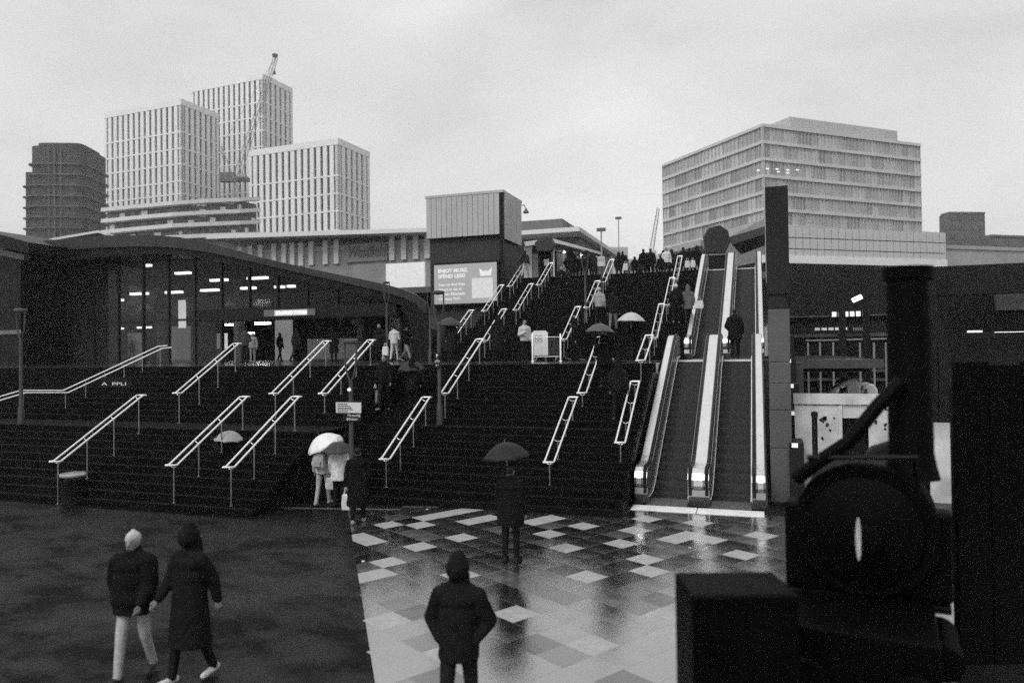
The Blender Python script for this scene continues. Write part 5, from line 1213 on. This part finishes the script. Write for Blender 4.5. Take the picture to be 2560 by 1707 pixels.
# --- on the lower stairs
q = onY(960, 20.9); p, hd = person('dark person descending with a long white bag', q, 0, 1.72, .009, .012, .3, 'jacket', False, legs='step', arms=('carry', 'down'), voxel=.018)
carrier('long narrow white bag carried down the stairs', world_of(p, hd[0])+Vector((0, -.05, -.06)), .16, .42, .62)
q = onY(1030, 20.9); p, hd = person('dark person half hidden by a low black umbrella on the stairs', q, 180, 1.60, .008, .008, .02, 'parka', True, legs='stand', arms=('down', 'umb'), voxel=.02)
umbrella('low black umbrella on the lower stairs', world_of(p, hd[1])+Vector((0, 0, -.22)), .46, (.12, 0), .03, .60)
q = onY(1512, 21.9); p, hd = person('person in black coming down beside the rail under a grey umbrella', q, 4, 1.74, .007, .008, .05, 'parka', False, legs='stand', arms=('umb', 'down'), voxel=.018, wide=1.15)
umbrella('grey umbrella over the person in black beside the rail', world_of(p, hd[0]), .46, (-.05, .06), .06, .64)
q = onY(1545, 20.6); p, hd = person('dim person in grey climbing by the lower escalator', q, 180, 1.68, .010, .010, .05, 'jacket', True, legs='step', voxel=.02)
# --- on the landing
def lnd(u, Y): return onY(u, Y, 3.515 if Y > 23.5 else None)
person('person in white coat and pale trousers facing the station', lnd(986, 33.0), 185, 1.76, .55, .48, .1, 'jacket', False, legs='step', arms=('phone', 'phone'), voxel=.018)
person('dark person striding past the one in the white coat', lnd(1016, 33.4), 90, 1.74, .010, .30, .5, 'jacket', False, legs='walk', arms=('phone', 'back'), voxel=.018)
p, hd = person('dark person with a pale case beside the lamp post', lnd(948, 30.2), 10, 1.74, .009, .010, .02, 'parka', False, legs='step', arms=('carry', 'carry'), voxel=.018)
carrier('pale printed tote bag on the landing', world_of(p, hd[1])+Vector((.06, -.05, 0)), .3, .42, .6)
person('blurred dark person at the station entrance', lnd(742, 33.0), 175, 1.76, .010, .02, .02, 'parka', False, legs='walk', voxel=.02)
person('small pale figure beside the top of the handrail', lnd(632, 30.0), 20, 1.45, .22, .2, .1, 'jacket', False, voxel=.02)
p, hd = person('person carrying a clear bundle at the station glass', lnd(612, 28.5), 200, 1.66, .05, .02, .02, 'jacket', False, arms=('phone', 'phone'), voxel=.02)
person('dark person half hidden in the station doorway', lnd(835, 33.2), 170, 1.78, .008, .008, .02, 'long', True, voxel=.02)
p, hd = person('dark person under a large umbrella below the advertising screen', lnd(1128, 28.6), 190, 1.72, .012, .012, .02, 'long', False, arms=('down', 'umb'), voxel=.02)
umbrella('large dim umbrella below the advertising screen', world_of(p, hd[1]), .62, (.0, .05), .05, .62)
p, hd = person('dark hooded person climbing beside the rail on the landing', lnd(1245, 27.0), 178, 1.76, .010, .010, .02, 'long', True, legs='step', voxel=.02)
p, hd = person('attendant in a pale vest and dark skirt beside the white board', lnd(1312, 28.9), 30, 1.66, .45, .012, .02, 'jacket', False, hair='long', arms=('phone', 'down'), voxel=.02)
p, hd = person('person under a pale spotted umbrella on the landing', lnd(1588, 28.8), 4, 1.70, .010, .010, .02, 'jacket', False, arms=('umb', 'down'), voxel=.018)
umbrella('pale flat umbrella in the middle of the landing', world_of(p, hd[0]), .60, (.02, .03), .42, .62)
person('dark figure walking across the landing behind the umbrellas', lnd(1438, 29.8), 90, 1.7, .008, .01, .1, 'parka', True, legs='walk', voxel=.02)
# --- riding the escalator
def esc_u(u, Y): p = atY(u, 880, Y); return (p.x, Y, 3.5+.05)
p, hd = person('dark person standing at the top of the lower escalator', esc_u(1838, 28.6), 182, 1.80, .008, .010, .02, 'parka', False, legs='stand', arms=('down', 'pocket'), voxel=.016, wide=1.1)
# --- on the tall stairs
def ts(u, Y): return onY(u, Y)
person('person with pale sleeves climbing the middle of the tall stairs', ts(1500, 33.7), 180, 1.72, .30, .012, .05, 'jacket', False, cap=.4, legs='step', arms=('down', 'fwd'), voxel=.02)
person('grey legged person climbing behind the pale sleeved one', ts(1534, 32.6), 175, 1.74, .012, .14, .05, 'jacket', True, legs='step', voxel=.02)
p, hd = person('person in black with a white cap climbing near the escalators', ts(1692, 34.0), 182, 1.76, .008, .010, .2, 'jacket', False, cap=.6, legs='step', voxel=.02)
p, hd = person('hooded grey person climbing with a large white bag', ts(1722, 34.3), 184, 1.70, .11, .012, .05, 'parka', True, legs='step', arms=('carry', 'down'), voxel=.02)
carrier('bulky white bag on the back of the hooded grey climber', world_of(p, hd[0])+Vector((.22, -.28, .32)), .42, .36, .55)
person('woman in dark top and pale trousers on the edge of the tall stairs', ts(1316, 41.6), 178, 1.66, .03, .42, .3, 'none', False, hair='long', legs='walk', voxel=.02)
person('person with pale face turning on the tall stairs', ts(1406, 37.9), 20, 1.72, .010, .012, .05, 'jacket', False, legs='step', arms=('phone', 'down'), voxel=.02)
person('dark climber below the six sided canopy', ts(1432, 41.5), 180, 1.72, .009, .010, .05, 'parka', True, legs='step', voxel=.022)
# --- crowd at the head of the stairs
random.seed(21)
crowd = [(1424, 44.6, .008, 'dark hooded person nearest the canopy posts'), (1442, 45.4, .012, 'short dark person beside the canopy posts'), (1474, 44.7, .010, 'dark broad person next to the pale square sign'), (1489, 45.6, .02, 'dark person half behind the pale square sign'),
         (1560, 44.6, .010, 'bulky dark person with pale bag at the stair head'), (1573, 45.2, .30, 'pale hooded child at the stair head'), (1590, 44.7, .008, 'crouching dark figure at the stair head'), (1612, 44.5, .008, 'tall dark person standing alone at the stair head'),
         (1630, 45.0, .012, 'dark person beside a pale wrapped one'), (1640, 45.8, .45, 'pale wrapped person in the crowd'), (1655, 44.8, .009, 'squat dark figure before the white jacket'), (1670, 45.0, .58, 'person in a white jacket amid the dark crowd'),
         (1683, 45.8, .02, 'slim dark person behind the white jacket'), (1712, 45.2, .010, 'dark person right of the rail end'), (1727, 44.7, .009, 'dark person with two pale bags'), (1746, 44.9, .009, 'dark hooded person nearest the upper escalator'),
         (1434, 46.2, .010, 'tall dark head behind the canopy side crowd'), (1460, 46.3, .012, 'dark head between canopy and square sign'), (1550, 46.0, .010, 'dark head behind the bulky person'), (1600, 46.4, .02, 'slim dark person behind the crouching figure'), (1621, 46.2, .010, 'dark head behind the lone tall person'), (1662, 46.5, .009, 'tall dark head left of the white jacket'), (1701, 46.0, .010, 'dark person right behind the rail end'), (1736, 46.2, .012, 'dark head behind the bag carriers')]
for i, (u, Y, v, lab) in enumerate(crowd):
    h = random.uniform(1.62, 1.82) if not ('child' in lab or 'crouching' in lab or 'squat' in lab) else random.uniform(1.2, 1.35)
    person(lab, onY(u, Y, 8.3), random.choice((180, 170, 190, 185, 20)), h, v, random.choice((.010, .015, .03)), random.choice((.02, .3)), random.choice(('parka', 'jacket', 'puffer')), 'hooded' in lab or i % 3 == 0, legs=random.choice(('stand', 'step')), arms=random.choice((('down', 'down'), ('pocket', 'pocket'), ('carry', 'down'))), voxel=.024)
for u, Y, lab in ((1567, 44.4, 'pale bag held by the bulky dark person'), (1722, 44.5, 'pale bag on one side of the dark pair'), (1736, 44.5, 'pale bag on the other side of the dark pair')):
    q = onY(u, Y, 8.3); carrier(lab, (q[0], q[1], q[2]+1.05), .3, .42, .55)
# --- travellers seen inside the station
for u, Y, lab in ((262, 45, 'dim traveller nearest the far end of the hall'), (330, 47, 'dim traveller inside the hall behind the bent rail'), (700, 38, 'dim traveller under the lit station sign')):
    person(lab, lnd(u, Y), random.choice((0, 180, 90)), 1.72, .012, .012, .02, 'jacket', False, legs='step', voxel=.024)
# ================================================================== small litter on the plaza
for u, v, lab in ((1068, 1274, 'tiny pale scrap beside the drain'), (908, 1404, 'tiny pale scrap near the asphalt edge'), (1725, 1370, 'tiny pale scrap on the slabs before the escalators')):
    q = atZ(u, v, 0); tag(MB().prism([(q.x-.03, q.y-.02, .0125), (q.x+.03, q.y-.025, .0125), (q.x+.025, q.y+.02, .0125), (q.x-.02, q.y+.028, .0125)], (0, 0, .006)).build('litter', M('litter_pale', .6, .5)), lab, 'litter')
# ================================================================== haze
hzm = bpy.data.materials.new('haze'); hzm.use_nodes = True; t_ = hzm.node_tree; t_.nodes.clear()
o_ = t_.nodes.new('ShaderNodeOutputMaterial'); v_ = t_.nodes.new('ShaderNodeVolumePrincipled'); v_.inputs['Color'].default_value = (.9, .9, .9, 1); v_.inputs['Density'].default_value = .0005; v_.inputs['Anisotropy'].default_value = .3
t_.links.new(v_.outputs[0], o_.inputs['Volume'])
hz = MB().box(-330, 330, -20, 400, -1, 165).build('haze', hzm); hz['kind'] = 'stuff'
bpy.data.scenes.remove(TMP)
# ================================================================== empties to the base of their things
bpy.context.view_layer.update()
for o in list(S.objects):
    if o.parent is None and o.type == 'EMPTY' and o.location.length < 1e-6:
        lo_ = Vector((1e9,)*3); hi = Vector((-1e9,)*3)
        for c in o.children:
            if c.type != 'MESH': continue
            for q in c.bound_box:
                w = c.matrix_world @ Vector(q); lo_ = Vector(map(min, lo_, w)); hi = Vector(map(max, hi, w))
        b = Vector(((lo_.x+hi.x)/2, (lo_.y+hi.y)/2, lo_.z)); o.location = b
        for c in o.children: c.matrix_parent_inverse = Matrix.Translation(-b)
